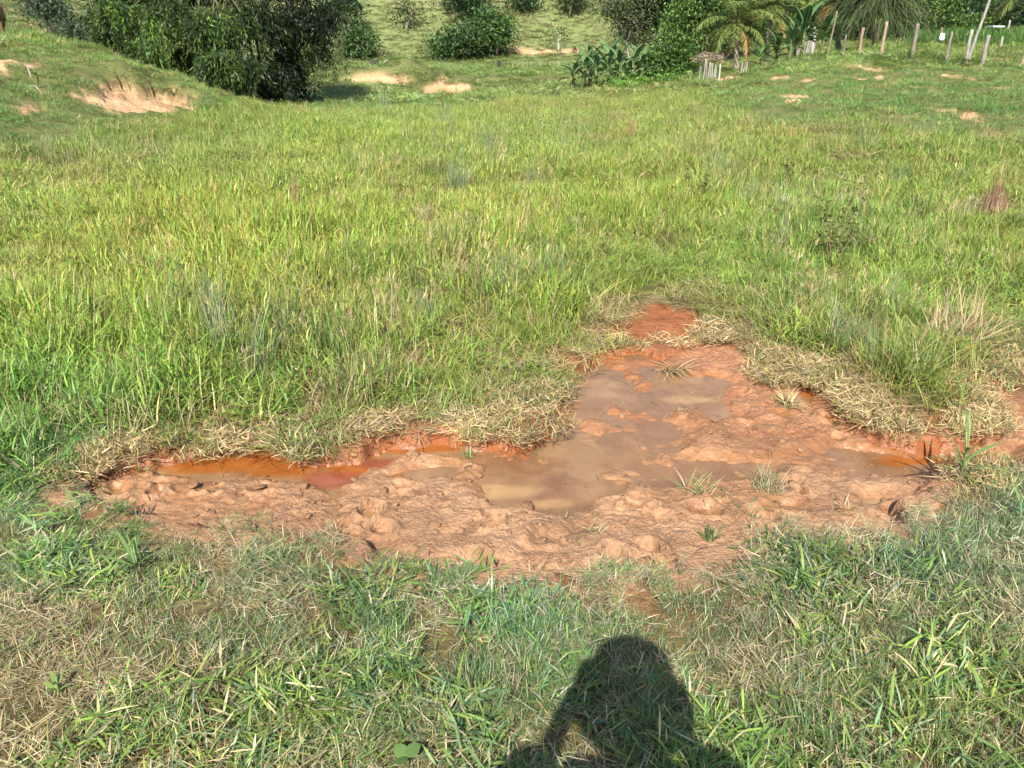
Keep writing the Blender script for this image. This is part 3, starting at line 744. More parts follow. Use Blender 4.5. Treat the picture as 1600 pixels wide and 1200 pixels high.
def proto_meadow(g, n_stem, R_, hmin, hmax, wide, dry=0.0, leafy=True):
    mb = MB()
    if leafy:
        nl = 5
        B = np.repeat(disc(n_stem, R_, g), nl, 0); H = np.repeat(g.uniform(hmin, hmax, n_stem), nl); sa = np.repeat(g.uniform(0, 6.28, n_stem), nl); sl = np.repeat(np.abs(g.normal(0, 0.22, n_stem)), nl)
        s = np.tile(np.linspace(0.12, 0.98, nl), n_stem) + g.uniform(-.06, .06, n_stem * nl)
        P = B + np.stack([np.cos(sa) * np.sin(sl) * H * s, np.sin(sa) * np.sin(sl) * H * s, np.cos(sl) * H * s * 0.72], -1)
        L_ = g.uniform(0.07, 0.17, len(P)) * (1.15 - 0.35 * s)
        col = palette(len(P), [GREEN, LIME, YEL, TAN, BROWN], [0.42 * (1 - dry), 0.42 * (1 - dry), 0.045 + .1 * dry, 0.04 + dry * .7, .02 + dry * .12], 0.22, g)
        lowdry = (s < 0.4) & (g.uniform(0, 1, len(P)) < 0.45); col[lowdry] = palette(int(lowdry.sum()), [TAN, BROWN], [.6, .4], .2, g)
        blades(mb, P, g.uniform(0, 6.28, len(P)), L_, g.uniform(0.006, 0.0125, len(P)) * wide, g.uniform(0.12, 1.0, len(P)), g.uniform(0.1, 1.3, len(P)), col, 3, g.uniform(-.5, .5, len(P)))
        st = g.permutation(n_stem)
        Bs = disc(n_stem, R_, g)
        blades(mb, Bs, g.uniform(0, 6.28, n_stem), g.uniform(hmin, hmax, n_stem), 0.0035 * wide, np.abs(g.normal(0, .2, n_stem)), g.uniform(0, .4, n_stem), palette(n_stem, [LIME, YEL, TAN], [.4, .2, .4 + dry], .2, g), 3, prof='stalk')
    else:
        n = n_stem * 4
        col = palette(n, [GREEN, LIME, YEL, TAN, BROWN], [0.38 * (1 - dry), 0.38 * (1 - dry), 0.10, 0.10 + dry * .75, 0.03 + dry * .1], 0.22, g)
        blades(mb, disc(n, R_, g), g.uniform(0, 6.28, n), g.uniform(hmin * .6, hmax * 1.05, n), g.uniform(0.0035, 0.007, n) * wide, np.abs(g.normal(0.1, 0.28, n)), g.uniform(0.1, 1.5, n), col, 4, g.uniform(-.6, .6, n))
    return mb

def proto_short(g, n, R_, lmin, lmax, wmin, wmax, dry, leanmax=1.25):
    mb = MB()
    col = palette(n, [GREEN, BLUE, LIME, TAN, STRAW, BROWN], [0.3 * (1 - dry), .38 * (1 - dry), .22 * (1 - dry), dry * .5, dry * .4, dry * .12 + .01], 0.22, g)
    P = disc(n, R_, g); P[:, 2] = g.uniform(-0.005, 0.02, n)
    blades(mb, P, g.uniform(0, 6.28, n), g.uniform(lmin, lmax, n), g.uniform(wmin, wmax, n), g.uniform(0.1, leanmax, n), g.uniform(-.2, 1.2, n), col, 3, g.uniform(-.7, .7, n))
    return mb

def proto_straw(g, n, R_, lmin, lmax, w, h):
    mb = MB()
    P = disc(n, R_, g); P[:, 2] = g.uniform(0.0, h, n)
    blades(mb, P, g.uniform(0, 6.28, n), g.uniform(lmin, lmax, n), g.uniform(w * .6, w * 1.5, n), g.uniform(1.1, 1.6, n), g.uniform(-.35, .5, n), palette(n, [STRAW, TAN, BROWN, YEL], [.45, .35, .12, .08], .2, g), 3, g.uniform(-1, 1, n))
    return mb

def proto_broad(g, n, R_, dry):
    mb = MB()
    ns = n // 4
    B = np.repeat(disc(ns, R_, g), 4, 0); s = np.tile(np.linspace(.1, 1, 4), ns); sa = np.repeat(g.uniform(0, 6.28, ns), 4); le = np.repeat(g.uniform(.2, 1.2, ns), 4); Ls = np.repeat(g.uniform(.02, .065, ns), 4)
    P = B + np.stack([np.cos(sa) * np.sin(le) * Ls * s, np.sin(sa) * np.sin(le) * Ls * s, np.cos(le) * Ls * s + .005], -1)
    col = palette(len(P), [GREEN, LIME, BLUE, TAN, STRAW], [.34 * (1 - dry), .36 * (1 - dry), .2 * (1 - dry), dry * .6, dry * .4], .2, g)
    blades(mb, P, sa + np.tile([0, 2.4, -2.2, .5], ns) + g.uniform(-.5, .5, len(P)), g.uniform(.035, .09, len(P)), g.uniform(.003, .0070, len(P)), g.uniform(.5, 1.4, len(P)), g.uniform(0, .9, len(P)), col, 4, g.uniform(-.4, .4, len(P)), prof='leaf')
    return mb

def polar(n, r0, r1, amax=0.84):
    r = np.sqrt(U(r0 * r0, r1 * r1, n)); a = U(-amax, amax, n)
    return r * np.sin(a), r * np.cos(a)

def euler(n, tilt=0.12):
    return np.c_[rng.normal(0, tilt, n), rng.normal(0, tilt, n), U(0, 6.28, n)]

g = np.random.default_rng(21)
# --- knoll test: rises above the wet floor
def knoll(x, y):
    return sstep(0.02, 0.22, base_z(x, y)) * sstep(9, 12, np.hypot(x, y))

# tall wet meadow
def grow_meadow():
    near = [proto_meadow(g, 40, .16, .18, .40, 1.05) for _ in range(3)] + [proto_meadow(g, 36, .16, .15, .36, 1.1, leafy=False) for _ in range(3)] + [proto_meadow(g, 32, .16, .12, .32, 1.0, dry=.8, leafy=False) for _ in range(3)] + [proto_straw(g, 150, .17, .04, .17, .006, .08) for _ in range(3)]
    far = [proto_meadow(g, 58, .28, .20, .42, 1.3) for _ in range(3)] + [proto_meadow(g, 56, .28, .18, .40, 1.45, leafy=False) for _ in range(3)] + [proto_meadow(g, 48, .28, .18, .40, 1.3, dry=.8, leafy=False) for _ in range(3)] + [proto_straw(g, 110, .28, .12, .38, .011, .14) for _ in range(3)]
    out = []
    for (r0, r1, dens, off) in ((2.7, 9.5, 40, 0), (9.0, 36, 13, 12)):
        n = int(0.84 * (r1 * r1 - r0 * r0) * dens)
        x, y = polar(n, r0, r1)
        kn = knoll(x, y)
        sd = np.full(n, 5.0); k = np.hypot(x, y) < 7; sd[k] = np.minimum(mud_sd(x[k], y[k]), spot_sd(x[k], y[k]))
        front = sstep(2.9, 3.25, y + 0.1 * fbm(x * 3, y * 3, 2, 41) + 0.35 * sstep(-1.4, -1.9, x) - 0.3 * sstep(1.2, 1.9, x))
        rlim = lerp(25.0, 33.0, sstep(-.10, .02, np.arctan2(x, y))) + 2.5 * fbm(x * .4, y * .4, 3, 58)
        thin = 0.45 + 0.55 * sstep(.05, .45, spot_sd(x, y))
        keep = (U(0, 1, n) < front * thin) & (np.hypot(x, y) < rlim) & (sd > 0.035) & (U(0, 1, n) > kn) & (bare_mask(x, y) < 0.4)
        if off: keep &= (U(0, 1, n) < sstep(9, 10, np.hypot(x, y)))
        x, y, sd = x[keep], y[keep], sd[keep]; n = len(x)
        t, dry, hg, br = sward(x, y)
        edge = sstep(0.02, 0.36 + 0.15 * fbm(x * 2.5, y * 2.5, 2, 47), sd)
        dryp = np.clip(dry + (1 - edge) * 0.42, 0, 1)
        u = U(0, 1, n); isdry = u < dryp * 0.8
        leafy = U(0, 1, n) < br + .2
        idx = np.where(isdry, np.where(U(0, 1, n) < 0.42 + 0.25 * (1 - edge), 9, 6), np.where(leafy, 0, 3)) + rng.integers(0, 3, n) + off
        h = hg * (0.25 + 0.75 * edge) * U(.65, 1.2, n)
        s = U(.85, 1.2, n)
        sc = np.c_[s, s, s * np.clip(h, .22, 1.3)]
        z = terrain(x, y) - 0.004
        tint = t * U(.82, 1.18, n)[:, None]
        strawi = (idx - off) >= 6
        tint[strawi] = np.sqrt(tint[strawi]) * np.array([.86, .88, .88]) * U(.75, 1.1, int(strawi.sum()))[:, None]
        out.append((np.c_[x, y, z], euler(n, .10), sc, idx, tint))
    P, ro, sc, idx, ti = [np.concatenate(q) for q in zip(*out)]
    scatter('meadow_grass', 'tall yellow-green wet meadow grass behind the mud', 'grass', P, ro, sc, idx, ti, near + far)
grow_meadow()

# reedy stalks and seed heads standing out of the meadow
def grow_reeds():
    def reed(g, n, L, W, cols, pr, spread):
        mb = MB(); blades(mb, disc(n, spread, g), g.uniform(0, 6.28, n), g.uniform(*L, n), W, np.abs(g.normal(0, .16, n)), g.uniform(0, .5, n), palette(n, cols, pr, .2, g), 4, g.uniform(-.5, .5, n)); return mb
    def heads(g, n):
        mb = MB(); B = disc(n, .12, g); H = g.uniform(.38, .6, n); a = g.uniform(0, 6.28, n); le = np.abs(g.normal(0, .15, n))
        c = palette(n, [TAN, (.34, .25, .15), YEL], [.4, .4, .2], .2, g)
        blades(mb, B, a, H, .003, le, .25, c, 4, prof='stalk')
        tip = B + np.stack([np.cos(a) * np.sin(le + .12) * H, np.sin(a) * np.sin(le + .12) * H, np.cos(le + .12) * H * .98], -1)
        for q in range(5): blades(mb, tip - np.array([0, 0, .012 * q]), a + g.uniform(-1.5, 1.5, n), g.uniform(.03, .07, n), .005, g.uniform(.2, 1.0, n), .5, c * 1.1, 2)
        return mb
    BGc = [(.16, .21, .11), (.21, .25, .14), (.11, .16, .08), (.38, .31, .18)]
    protos = [reed(g, 45, (.3, .62), .006, BGc, [.4, .25, .2, .15], .09) for _ in range(3)] + [heads(g, 12) for _ in range(3)] + [reed(g, 60, (.2, .45), .008, [DEEP, GREEN, LIME], [.5, .35, .15], .12) for _ in range(3)] + [reed(g, 50, (.15, .4), .006, [BROWN, TAN, (.3, .2, .12)], [.4, .3, .3], .10) for _ in range(3)]
    n = 3600; r = np.exp(U(math.log(3.6), math.log(34), n)); a = U(-.84, .84, n); x = r * np.sin(a); y = r * np.cos(a)
    sd = mud_sd(x, y); t, dry, hg, br = sward(x, y)
    cl = fbm(x * .7, y * .7, 3, 57)
    keep = (sd > .25) & (knoll(x, y) < .4) & (U(0, 1, n) < sstep(-.3, .5, cl) * .9) & (hg > .45)
    x, y, dry, hg = x[keep], y[keep], dry[keep], hg[keep]; n = len(x)
    kind = rng.choice(4, n, p=[.12, .33, .38, .17]); idx = kind * 3 + rng.integers(0, 3, n); s = U(.7, 1.15, n)
    scatter('meadow_reeds', 'reedy stalks and seed heads standing out of the wet meadow', 'reeds', np.c_[x, y, terrain(x, y)], euler(n, .12), np.c_[s, s, s * np.clip(hg, .5, 1.2)], idx, np.ones((n, 3)) * U(.8, 1.15, n)[:, None], protos)
grow_reeds()

# short trodden pasture in the foreground
def grow_pasture():
    protos = [proto_short(g, 280, .11, .02, .085, .0018, .004, .26) for _ in range(4)] + [proto_broad(g, 150, .11, .08) for _ in range(4)] + [proto_straw(g, 210, .11, .015, .09, .0034, .02) for _ in range(4)] + [proto_short(g, 240, .11, .015, .065, .0018, .004, .72) for _ in range(4)]
    n = 9600
    x = U(-4.2, 4.2, n); y = U(-1.6, 3.9, n)
    sd = np.minimum(mud_sd(x, y), spot_sd(x, y))
    lim = 3.05 + 0.1 * fbm(x * 3, y * 3, 2, 41) - 0.35 * sstep(-1.4, -1.9, x) * 0 + 0.2 * sstep(-1.4, -1.9, x)
    dens = sstep(-0.02, 0.26, sd + 0.16 * fbm(x * 4.5, y * 4.5, 3, 43))
    thin = 0.78 + 0.22 * sstep(-.25, .25, fbm(x * 3.1, y * 3.1, 3, 44))
    keep = (y < lim) & (sd > 0.01) & (U(0, 1, n) < dens * thin) & ((y > 0.4) | (U(0, 1, n) < .35))
    x, y, sd = x[keep], y[keep], sd[keep]; n = len(x)
    t, dry, hg, br = sward(x, y)
    pat = fbm(x * 5, y * 5, 3, 45)
    dryp = np.clip((dry + .14) * (1 + 1.3 * pat), 0, .95)
    u = U(0, 1, n); isd = u < dryp
    idx = np.where(isd, np.where(U(0, 1, n) < .6, 8, 12), np.where(U(0, 1, n) < br * .55, 4, 0)) + rng.integers(0, 4, n)
    s = U(.8, 1.2, n); h = hg * U(.55, 1.1, n) * .88 * (0.45 + 0.55 * sstep(0, .3, sd))
    tint = t * U(.82, 1.18, n)[:, None]
    st = idx >= 8; tint[st] = np.sqrt(tint[st]) * U(.6, 1.0, int(st.sum()))[:, None]
    scatter('pasture_grass', 'short trodden blue-green pasture grass with dry straw in the foreground', 'grass', np.c_[x, y, terrain(x, y) - .003], euler(n, .2), np.c_[s, s, s * h], idx, tint, protos)
grow_pasture()

# dry matted straw along the rim of the mud
def grow_rim():
    protos = [proto_straw(g, 170, .10, .015, .075, .0042, .03) for _ in range(3)] + [proto_short(g, 160, .09, .015, .055, .003, .006, .5) for _ in range(2)]
    n = 22000
    x = U(-2.1, 3.2, n); y = U(2.3, 4.9, n)
    sd = mud_sd(x, y)
    back = sstep(2.55, 2.85, y + 0.25 * sstep(1.3, 1.8, x) * 0)
    w = np.exp(-((sd - 0.02) / (0.06 + 0.10 * vnoise(x * 2.2, y * 2.2, 48))) ** 2) * np.clip(0.5 + 1.4 * fbm(x * 3, y * 3, 3, 46), 0, 1.1) + 0.2 * np.exp(-((spot_sd(x, y) - .05) / .12) ** 2)
    keep = (U(0, 1, n) < w * back * 0.30 * (0.25 + .75 * sstep(-.02, .1, spot_sd(x, y)))) & (sd > -0.05)
    x, y, sd = x[keep], y[keep], sd[keep]; n = len(x)
    z = np.array([max(mud_z(a, b), T1(a, b)) if s < .12 else T1(a, b) for a, b, s in zip(x, y, sd)])
    idx = np.where(U(0, 1, n) < .5, 0, 3); idx = idx + np.where(idx == 0, rng.integers(0, 3, n), rng.integers(0, 2, n))
    s = U(.8, 1.3, n)
    tint = np.tile([.98, .94, .84], (n, 1)) * U(.6, 1.25, n)[:, None]
    scatter('rim_straw', 'matted dry straw lining the rim of the mud', 'straw', np.c_[x, y, z], euler(n, .12), np.c_[s, s, s * U(.6, 1.2, n)], idx, tint, protos)
grow_rim()

# bits of straw and root trodden into the mud and floating on the puddles
def strew_litter():
    protos = [proto_straw(g, 9, .06, .008, .04, .0022, .002) for _ in range(4)] + [proto_short(g, 7, .02, .01, .035, .002, .004, .6) for _ in range(2)]
    n = 900; x = U(-1.9, 2.4, n); y = U(2.0, 4.1, n); sd = mud_sd(x, y)
    k = (sd < -.01) & (U(0, 1, n) < .35 + .65 * sstep(0, .4, fbm(x * 3, y * 3, 3, 88))); x, y = x[k], y[k]; n = len(x)
    z = np.array([max(mud_z(a, b), ZW) for a, b in zip(x, y)]) + .003
    wet = z < ZW + .006
    idx = np.where(wet | (U(0, 1, n) < .8), rng.integers(0, 4, n), 4 + rng.integers(0, 2, n)); s_ = U(.7, 1.3, n)
    scatter('mud_litter', 'bits of straw and root trodden into the mud and puddles', 'litter', np.c_[x, y, z], euler(n, .03), np.c_[s_, s_, s_], idx, np.tile([.8, .72, .62], (n, 1)) * U(.35, 1.0, n)[:, None], protos)
strew_litter()

# cropped tufts on the knolls and the valley floor
def grow_knolls():
    protos = [proto_short(g, 150, .22, .035, .13, .005, .011, .1) for _ in range(4)] + [proto_short(g, 140, .22, .03, .12, .005, .011, .7) for _ in range(3)] + [proto_short(g, 120, .55, .15, .42, .016, .032, .12) for _ in range(3)] + [proto_short(g, 110, .55, .12, .4, .016, .032, .7) for _ in range(2)]
    out = []
    for r0, r1, dens, far in ((9.5, 38, 13, 0), (30, 95, 2.6, 1), (90, 168, 0.8, 2)):
        n = int(.84 * (r1 * r1 - r0 * r0) * dens)
        x, y = polar(n, r0, r1)
        kn = knoll(x, y); r = np.hypot(x, y)
        kn = np.maximum(kn, sstep(lerp(24.0, 31.0, sstep(-.10, .02, np.arctan2(x, y))), lerp(27.0, 36.0, sstep(-.10, .02, np.arctan2(x, y))), r))
        if far: kn = kn * sstep(r0, r0 * 1.15, r)
        bm = bare_mask(x, y)
        keep = (U(0, 1, n) < kn) & (bm < U(.15, .6, n))
        x, y = x[keep], y[keep]; n = len(x)
        t, dry, hg, br = sward(x, y)
        hum = fbm(x * .8, y * .8, 4, 5)
        isd = U(0, 1, n) < dry * (0.9, .6, .45)[far]
        if not far: idx = np.where(isd, 4 + rng.integers(0, 3, n), rng.integers(0, 4, n))
        else: idx = np.where(isd, 10 + rng.integers(0, 2, n), 7 + rng.integers(0, 3, n))
        s = U(.8, 1.3, n) * (1, 1.0, 1.7)[far]
        h = np.clip(hg * (1 + 1.1 * hum), .25, 1.9) * U(.6, 1.25, n) * (1, .45, .4)[far]
        tint = t * U(.8, 1.2, n)[:, None] * (1, 1, 1.0)[far]
        tint = tint * np.array([0.82, 0.90, 0.78]) * (1 + .4 * fbm(x * .9, y * .9, 4, 59))[:, None]
        tint[isd] *= np.array([.84, .80, .74])
        out.append((np.c_[x, y, terrain(x, y) - .02], euler(n, .2), np.c_[s, s, s * h], idx, tint))
    P, ro, sc, idx, ti = [np.concatenate(q) for q in zip(*out)]
    scatter('knoll_grass', 'cropped pasture tufts on the knolls and valley floor', 'grass', P, ro, sc, idx, ti, protos)
grow_knolls()

def grow_hill():
    protos = [proto_short(g, 110, .9, .3, .9, .05, .10, .25, .9) for _ in range(3)] + [proto_short(g, 110, .9, .25, .9, .05, .1, .75, .9) for _ in range(2)]
    n = 30000
    x, y = polar(n, 100, 235, .80)
    z = terrain(x, y)
    keep = (z > .6) & (bare_mask(x, y) < .4) & (U(0, 1, n) < .75 + .5 * fbm(x * .06, y * .06, 3, 63))
    x, y, z = x[keep], y[keep], z[keep]; n = len(x)
    f = fbm(x * .05, y * .05, 4, 63) + 0.8 * fbm(x * .10, z * 1.1 + y * .03, 4, 64)
    idx = np.where(U(0, 1, n) < np.clip(.35 + .6 * f, .05, .9), 3 + rng.integers(0, 2, n), rng.integers(0, 3, n))
    s = U(.7, 1.4, n); h = np.clip(.35 + .6 * fbm(x * .25, y * .25, 3, 66), .15, 1.1)
    tint = np.array([1.12, 1.10, 1.12]) * U(.8, 1.15, n)[:, None] * (1 + .15 * f)[:, None]
    tint *= 1.12; tint[idx >= 3] *= np.array([.72, .78, .72])
    scatter('hillside_grass', 'rank olive grass on the far hillside', 'grass', np.c_[x, y, z - .05], euler(n, .2), np.c_[s, s, s * h], idx, tint, protos)
grow_hill()
# -------- objects
# ------------------------------------------------------------------ trees and shrubs
def mpp(d): return d * CP / FPX                   # metres per photograph pixel at that distance

def leaves(mb, P, D, L, W, col, g):
    """kite-shaped leaves: base at P, pointing along D"""
    n = len(P)
    D = D / (np.linalg.norm(D, axis=1)[:, None] + 1e-9)
    q = g.normal(0, 1, (n, 3)); q[:, 2] *= 0.35
    S = np.cross(D, q + np.array([0, 0, 0.6])); S = np.cross(D, np.cross(S, D)); S /= np.linalg.norm(S, axis=1)[:, None] + 1e-9
    L = np.broadcast_to(L, (n,))[:, None]; W = np.broadcast_to(W, (n,))[:, None]
    mid = P + D * L * 0.42
    V = np.stack([P, mid - S * W / 2, P + D * L, mid + S * W / 2], 1).reshape(-1, 3)
    mb.add(V, np.arange(n * 4).reshape(-1, 4), None, np.repeat(col, 4, 0))

def crown_points(lobes, n, clump, g, shell=0.45):
    """lobes: (centre, radii); returns leaf positions, outward directions, clump id"""
    w = np.array([r[0] * r[1] + r[1] * r[2] + r[0] * r[2] for c, r in lobes]); w /= w.sum()
    nc = max(6, n // clump)
    li = g.choice(len(lobes), nc, p=w)
    C = np.array([l[0] for l in lobes])[li]; Rr = np.array([l[1] for l in lobes])[li]
    d = g.normal(0, 1, (nc, 3)); d /= np.linalg.norm(d, axis=1)[:, None]
    d[:, 2] = np.where(d[:, 2] < -0.55, -d[:, 2] * 0.5, d[:, 2])
    rad = g.uniform(0, 1, nc) ** shell * g.uniform(0.86, 1.16, nc)
    cc = C + d * Rr * rad[:, None]
    return cc, d, Rr

def foliage(lobes, n, leaf, ratio, cols, probs, g, clump=22, droop=0.2, spread=2.4, shell=0.45):
    mb = MB()
    cc, d, Rr = crown_points(lobes, n, clump, g, shell)
    k = np.repeat(np.arange(len(cc)), clump)
    sp = leaf * spread
    P = cc[k] + g.normal(0, 1, (len(k), 3)) * sp * np.array([1, 1, 0.7])
    D = d[k] * 0.6 + g.normal(0, 0.75, (len(k), 3)); D[:, 2] -= droop
    base = palette(len(cc), cols, probs, 0.32, g)
    col = np.clip(base[k] * (1 + g.normal(0, 0.16, (len(k), 1))), 0.004, 0.7)
    leaves(mb, P, D, leaf * g.uniform(0.6, 1.4, len(k)), leaf * ratio * g.uniform(0.7, 1.3, len(k)), col, g)
    return mb

def limbs(base, tops, r0, g, col, sides=7, wig=0.06):
    mb = MB()
    base = np.asarray(base, float)
    for i, tp in enumerate(tops):
        tp = np.asarray(tp, float); L = np.linalg.norm(tp - base)
        s = np.linspace(0, 1, 7)[:, None]
        bend = np.array([0, 0, 1.0]) * np.sin(s * np.pi) * 0.10 * L * (0 if i == 0 else 1)
        p = base + (tp - base) * s + bend + g.normal(0, wig * L * 0.12, (7, 3)) * np.sin(s * np.pi)
        tube(mb, p, np.linspace(r0 * (1 if i == 0 else 0.55), r0 * 0.22, 7), sides, np.asarray(col) * g.uniform(0.8, 1.2))
    return mb

DARKL = [(0.030, 0.062, 0.020), (0.045, 0.085, 0.024), (0.022, 0.045, 0.018)]
MIDL = [(0.050, 0.095, 0.024), (0.075, 0.130, 0.030), (0.036, 0.070, 0.022)]
BRIGHT = [(0.080, 0.145, 0.026), (0.120, 0.195, 0.034), (0.030, 0.062, 0.018)]
OLIVE = [(0.075, 0.095, 0.035), (0.100, 0.115, 0.045), (0.050, 0.070, 0.028)]
GREYL = [(0.062, 0.090, 0.045), (0.085, 0.115, 0.058), (0.042, 0.064, 0.034)]
GREYB = (0.30, 0.26, 0.21); BROWNB = (0.15, 0.11, 0.08)

def tree(name, label, cat, d, base, lobes_px, n, leaf, cols, seed, trunk=0.14, bark=BROWNB, group=None, ratio=0.5, shell=0.45, probs=(.42, .24, .34), depth=1.0, droop=0.2, sparse=1.0):
    g = np.random.default_rng(seed)
    s = mpp(d)
    b = at(base[0], base[1], d) if base[1] is not None else np.array([ray(base[0], 80)[0] * d, d, 0])
    b[2] = T1(b[0], b[1]) - 0.05
    lobes = []
    for (px, py, rx, ry) in lobes_px:
        c = at(px, py, d + g.uniform(-0.3, 0.3) * rx * s * depth)
        lobes.append((c - b, np.array([rx * s, rx * s * depth, ry * s])))
    root = empty(name, tuple(b), label, cat, group)
    fo = foliage(lobes, n, leaf, ratio, cols, probs, g, clump=20, droop=droop, shell=shell)
    fo.obj('crown', M_LEAF, root)
    tops = [lobes[0][0] + np.array([0, 0, lobes[0][1][2] * .4])]
    for c, r in lobes:
        for q in range(3): tops.append(c + g.uniform(-.6, .6, 3) * r)
    limbs((0, 0, 0), tops, trunk, g, bark).obj('trunk', M_BARK, root)
    return root

HILLG = 'trees and shrubs on the far hillside'
GROVE = 'trees of the grove right of the valley'
WOODG = 'trees of the wood behind the fenced field'
tree('tree', 'bushy green tree high on the far left slope beyond the cow', 'tree', 118, (78, 48), [(74, 14, 15, 15), (64, 2, 10, 7), (84, 26, 8, 9)], 2600, .46, GREYL, 1, .2, group=HILLG)
tree('shrub', 'dark shrub with pale bare stems behind the left knoll crest', 'shrub', 62, (118, 74), [(110, 46, 13, 11), (119, 55, 12, 12), (106, 60, 8, 7)], 2600, .20, GREYL, 2, .07, GREYB, HILLG, shell=.6)
tree('tree', 'dense dark tree at the left edge of the far slope under the frame top', 'tree', 135, (40, 8), [(42, -20, 22, 9), (90, -16, 14, 9)], 1200, .5, GREYL, 3, .2, group=HILLG)
tree('shrub', 'rounded dark green shrub on the hillside just right of the bamboo', 'shrub', 163, (554, 93), [(552, 60, 15, 17), (565, 72, 16, 15), (553, 80, 13, 11)], 3400, .62, MIDL, 4, .2, group=HILLG)
tree('shrub', 'small dark shrub on the hillside against the bamboo crown', 'shrub', 176, (543, 34), [(544, 16, 13, 15), (535, 4, 14, 10)], 1900, .62, DARKL, 5, .2, group=HILLG)
tree('tree', 'wide low dark tree, left of the pair on the hillside', 'tree', 162, (712, 97), [(697, 71, 20, 12), (722, 61, 22, 12), (744, 66, 14, 13), (688, 78, 9, 6), (708, 84, 8, 6)], 4600, .62, MIDL, 6, .28, group=HILLG)
tree('tree', 'taller tree with a lime right side, right of the hillside pair', 'tree', 165, (745, 90), [(762, 38, 20, 18), (758, 54, 16, 16), (772, 62, 13, 14)], 4600, .62, MIDL, 7, .28, group=HILLG)
tree('shrub', 'lime green shrub crowding the right side of the hillside pair', 'shrub', 164, (776, 66), [(782, 44, 9, 17), (776, 56, 8, 10)], 1300, .6, BRIGHT, 8, .12, group=HILLG)
tree('tree', 'dark tree directly above the hillside pair', 'tree', 181, (746, 24), [(742, 6, 18, 17), (728, -6, 22, 12)], 2600, .65, DARKL, 9, .2, group=HILLG)
tree('shrub', 'thin grey-green shrub alone high on the open hillside', 'shrub', 180, (634, 36), [(634, 22, 15, 9), (645, 16, 8, 8)], 420, .7, OLIVE, 10, .1, GREYB, HILLG, shell=.9)
tree('tree', 'dark tree at the frame top above the open hillside', 'tree', 187, (706, 8), [(704, -6, 13, 11), (716, -14, 18, 10)], 1500, .65, DARKL, 11, .2, group=HILLG)
tree('tree', 'small dark tree at the frame top right of the hillside pair', 'tree', 187, (818, 12), [(818, -3, 15, 11)], 1400, .65, DARKL, 12, .2, group=HILLG)
tree('tree', 'dark tree at the frame top above the thin bare sapling', 'tree', 187, (890, 9), [(893, -6, 16, 10)], 1400, .65, DARKL, 13, .2, group=HILLG)
tree('sapling', 'thin pale nearly bare sapling on the right of the hillside', 'tree', 170, (873, 80), [(873, 56, 9, 10)], 160, .5, OLIVE, 14, .10, (0.45, 0.42, .36), HILLG, shell=1.0)
# grove
tree('tree', 'sparse grey-limbed tree leaning out over the banana clump', 'tree', 60, (990, 118), [(962, 14, 24, 12), (990, 28, 26, 16), (1008, 0, 24, 20), (978, 50, 15, 10), (1000, 60, 14, 14)], 9000, .2, OLIVE, 21, .13, GREYB, GROVE, shell=.6)
tree('tree', 'tall dark-trunked tree in the middle of the grove', 'tree', 61, (1032, 122), [(1034, 8, 28, 24), (1030, -34, 46, 36), (1050, 30, 22, 20), (1018, 40, 14, 14)], 12000, .22, DARKL, 22, .16, GREYB, GROVE)
tree('shrub', 'bright green bushy shrub at the foot of the grove', 'shrub', 53, (1046, 130), [(1052, 76, 23, 18), (1030, 98, 20, 16), (1066, 98, 18, 16), (1012, 112, 16, 12), (1045, 112, 22, 12)], 11000, .20, BRIGHT, 23, .09, BROWNB, GROVE)
tree('tree', 'leafy mid green tree just left of the front coconut palm', 'tree', 57, (1078, 124), [(1085, 18, 28, 22), (1096, 48, 20, 22), (1080, 74, 19, 18), (1108, 6, 22, 18), (1060, 48, 14, 18)], 13000, .21, BRIGHT, 24, .14, BROWNB, GROVE)
tree('tree', 'green tree crown behind the front coconut palm', 'tree', 72, (1128, 108), [(1130, 12, 32, 24), (1116, 46, 20, 26), (1164, 0, 32, 24), (1140, 66, 24, 20), (1180, 40, 24, 24)], 8500, .26, MIDL, 25, .18, BROWNB, GROVE)
tree('tree', 'broad dark tree filling the background above the grove', 'tree', 92, (1150, 100), [(1150, -26, 60, 36), (1100, -10, 40, 34), (1210, -10, 46, 40)], 6000, .36, DARKL, 26, .25, BROWNB, GROVE)
tree('weeds', 'bright green leafy weeds in the hollow below the grove', 'weeds', 46, (1010, 139), [(978, 136, 22, 5), (1008, 138, 24, 5), (1038, 135, 22, 5), (1062, 130, 14, 4)], 4200, .17, [(.10, .20, .03), (.13, .24, .035), (.07, .15, .03)], 27, .02, group=None, shell=.7)
# wood behind the fenced field
tree('tree', 'green tree filling the gap between the two coconut palms', 'tree', 80, (1236, 92), [(1232, 2, 36, 24), (1214, 42, 26, 20), (1250, 30, 26, 26), (1240, 66, 28, 16)], 7500, .27, BRIGHT, 31, .2, BROWNB, WOODG)
tree('tree', 'dark green tree left behind the weeping tree', 'tree', 79, (1290, 84), [(1284, 18, 28, 26), (1272, 54, 22, 18), (1310, 40, 26, 30)], 6500, .27, MIDL, 32, .2, BROWNB, WOODG)
tree('tree', 'dark tree directly behind the weeping tree', 'tree', 76, (1370, 72), [(1360, 12, 34, 26), (1396, 30, 24, 26), (1340, 40, 28, 22), (1380, 52, 40, 12)], 7500, .26, DARKL, 33, .2, BROWNB, WOODG)
tree('tree', 'bright green tree right of the weeping tree', 'tree', 66, (1446, 64), [(1452, 14, 28, 22), (1436, 38, 22, 14), (1472, -4, 26, 22), (1438, 50, 15, 8), (1420, 8, 16, 26)], 9000, .22, BRIGHT, 34, .15, BROWNB, WOODG)
tree('tree', 'dark olive tree behind the leaning pole', 'tree', 82, (1500, 56), [(1506, 8, 32, 22), (1490, 32, 22, 13), (1524, 24, 24, 18)], 7000, .28, DARKL, 35, .2, BROWNB, WOODG)
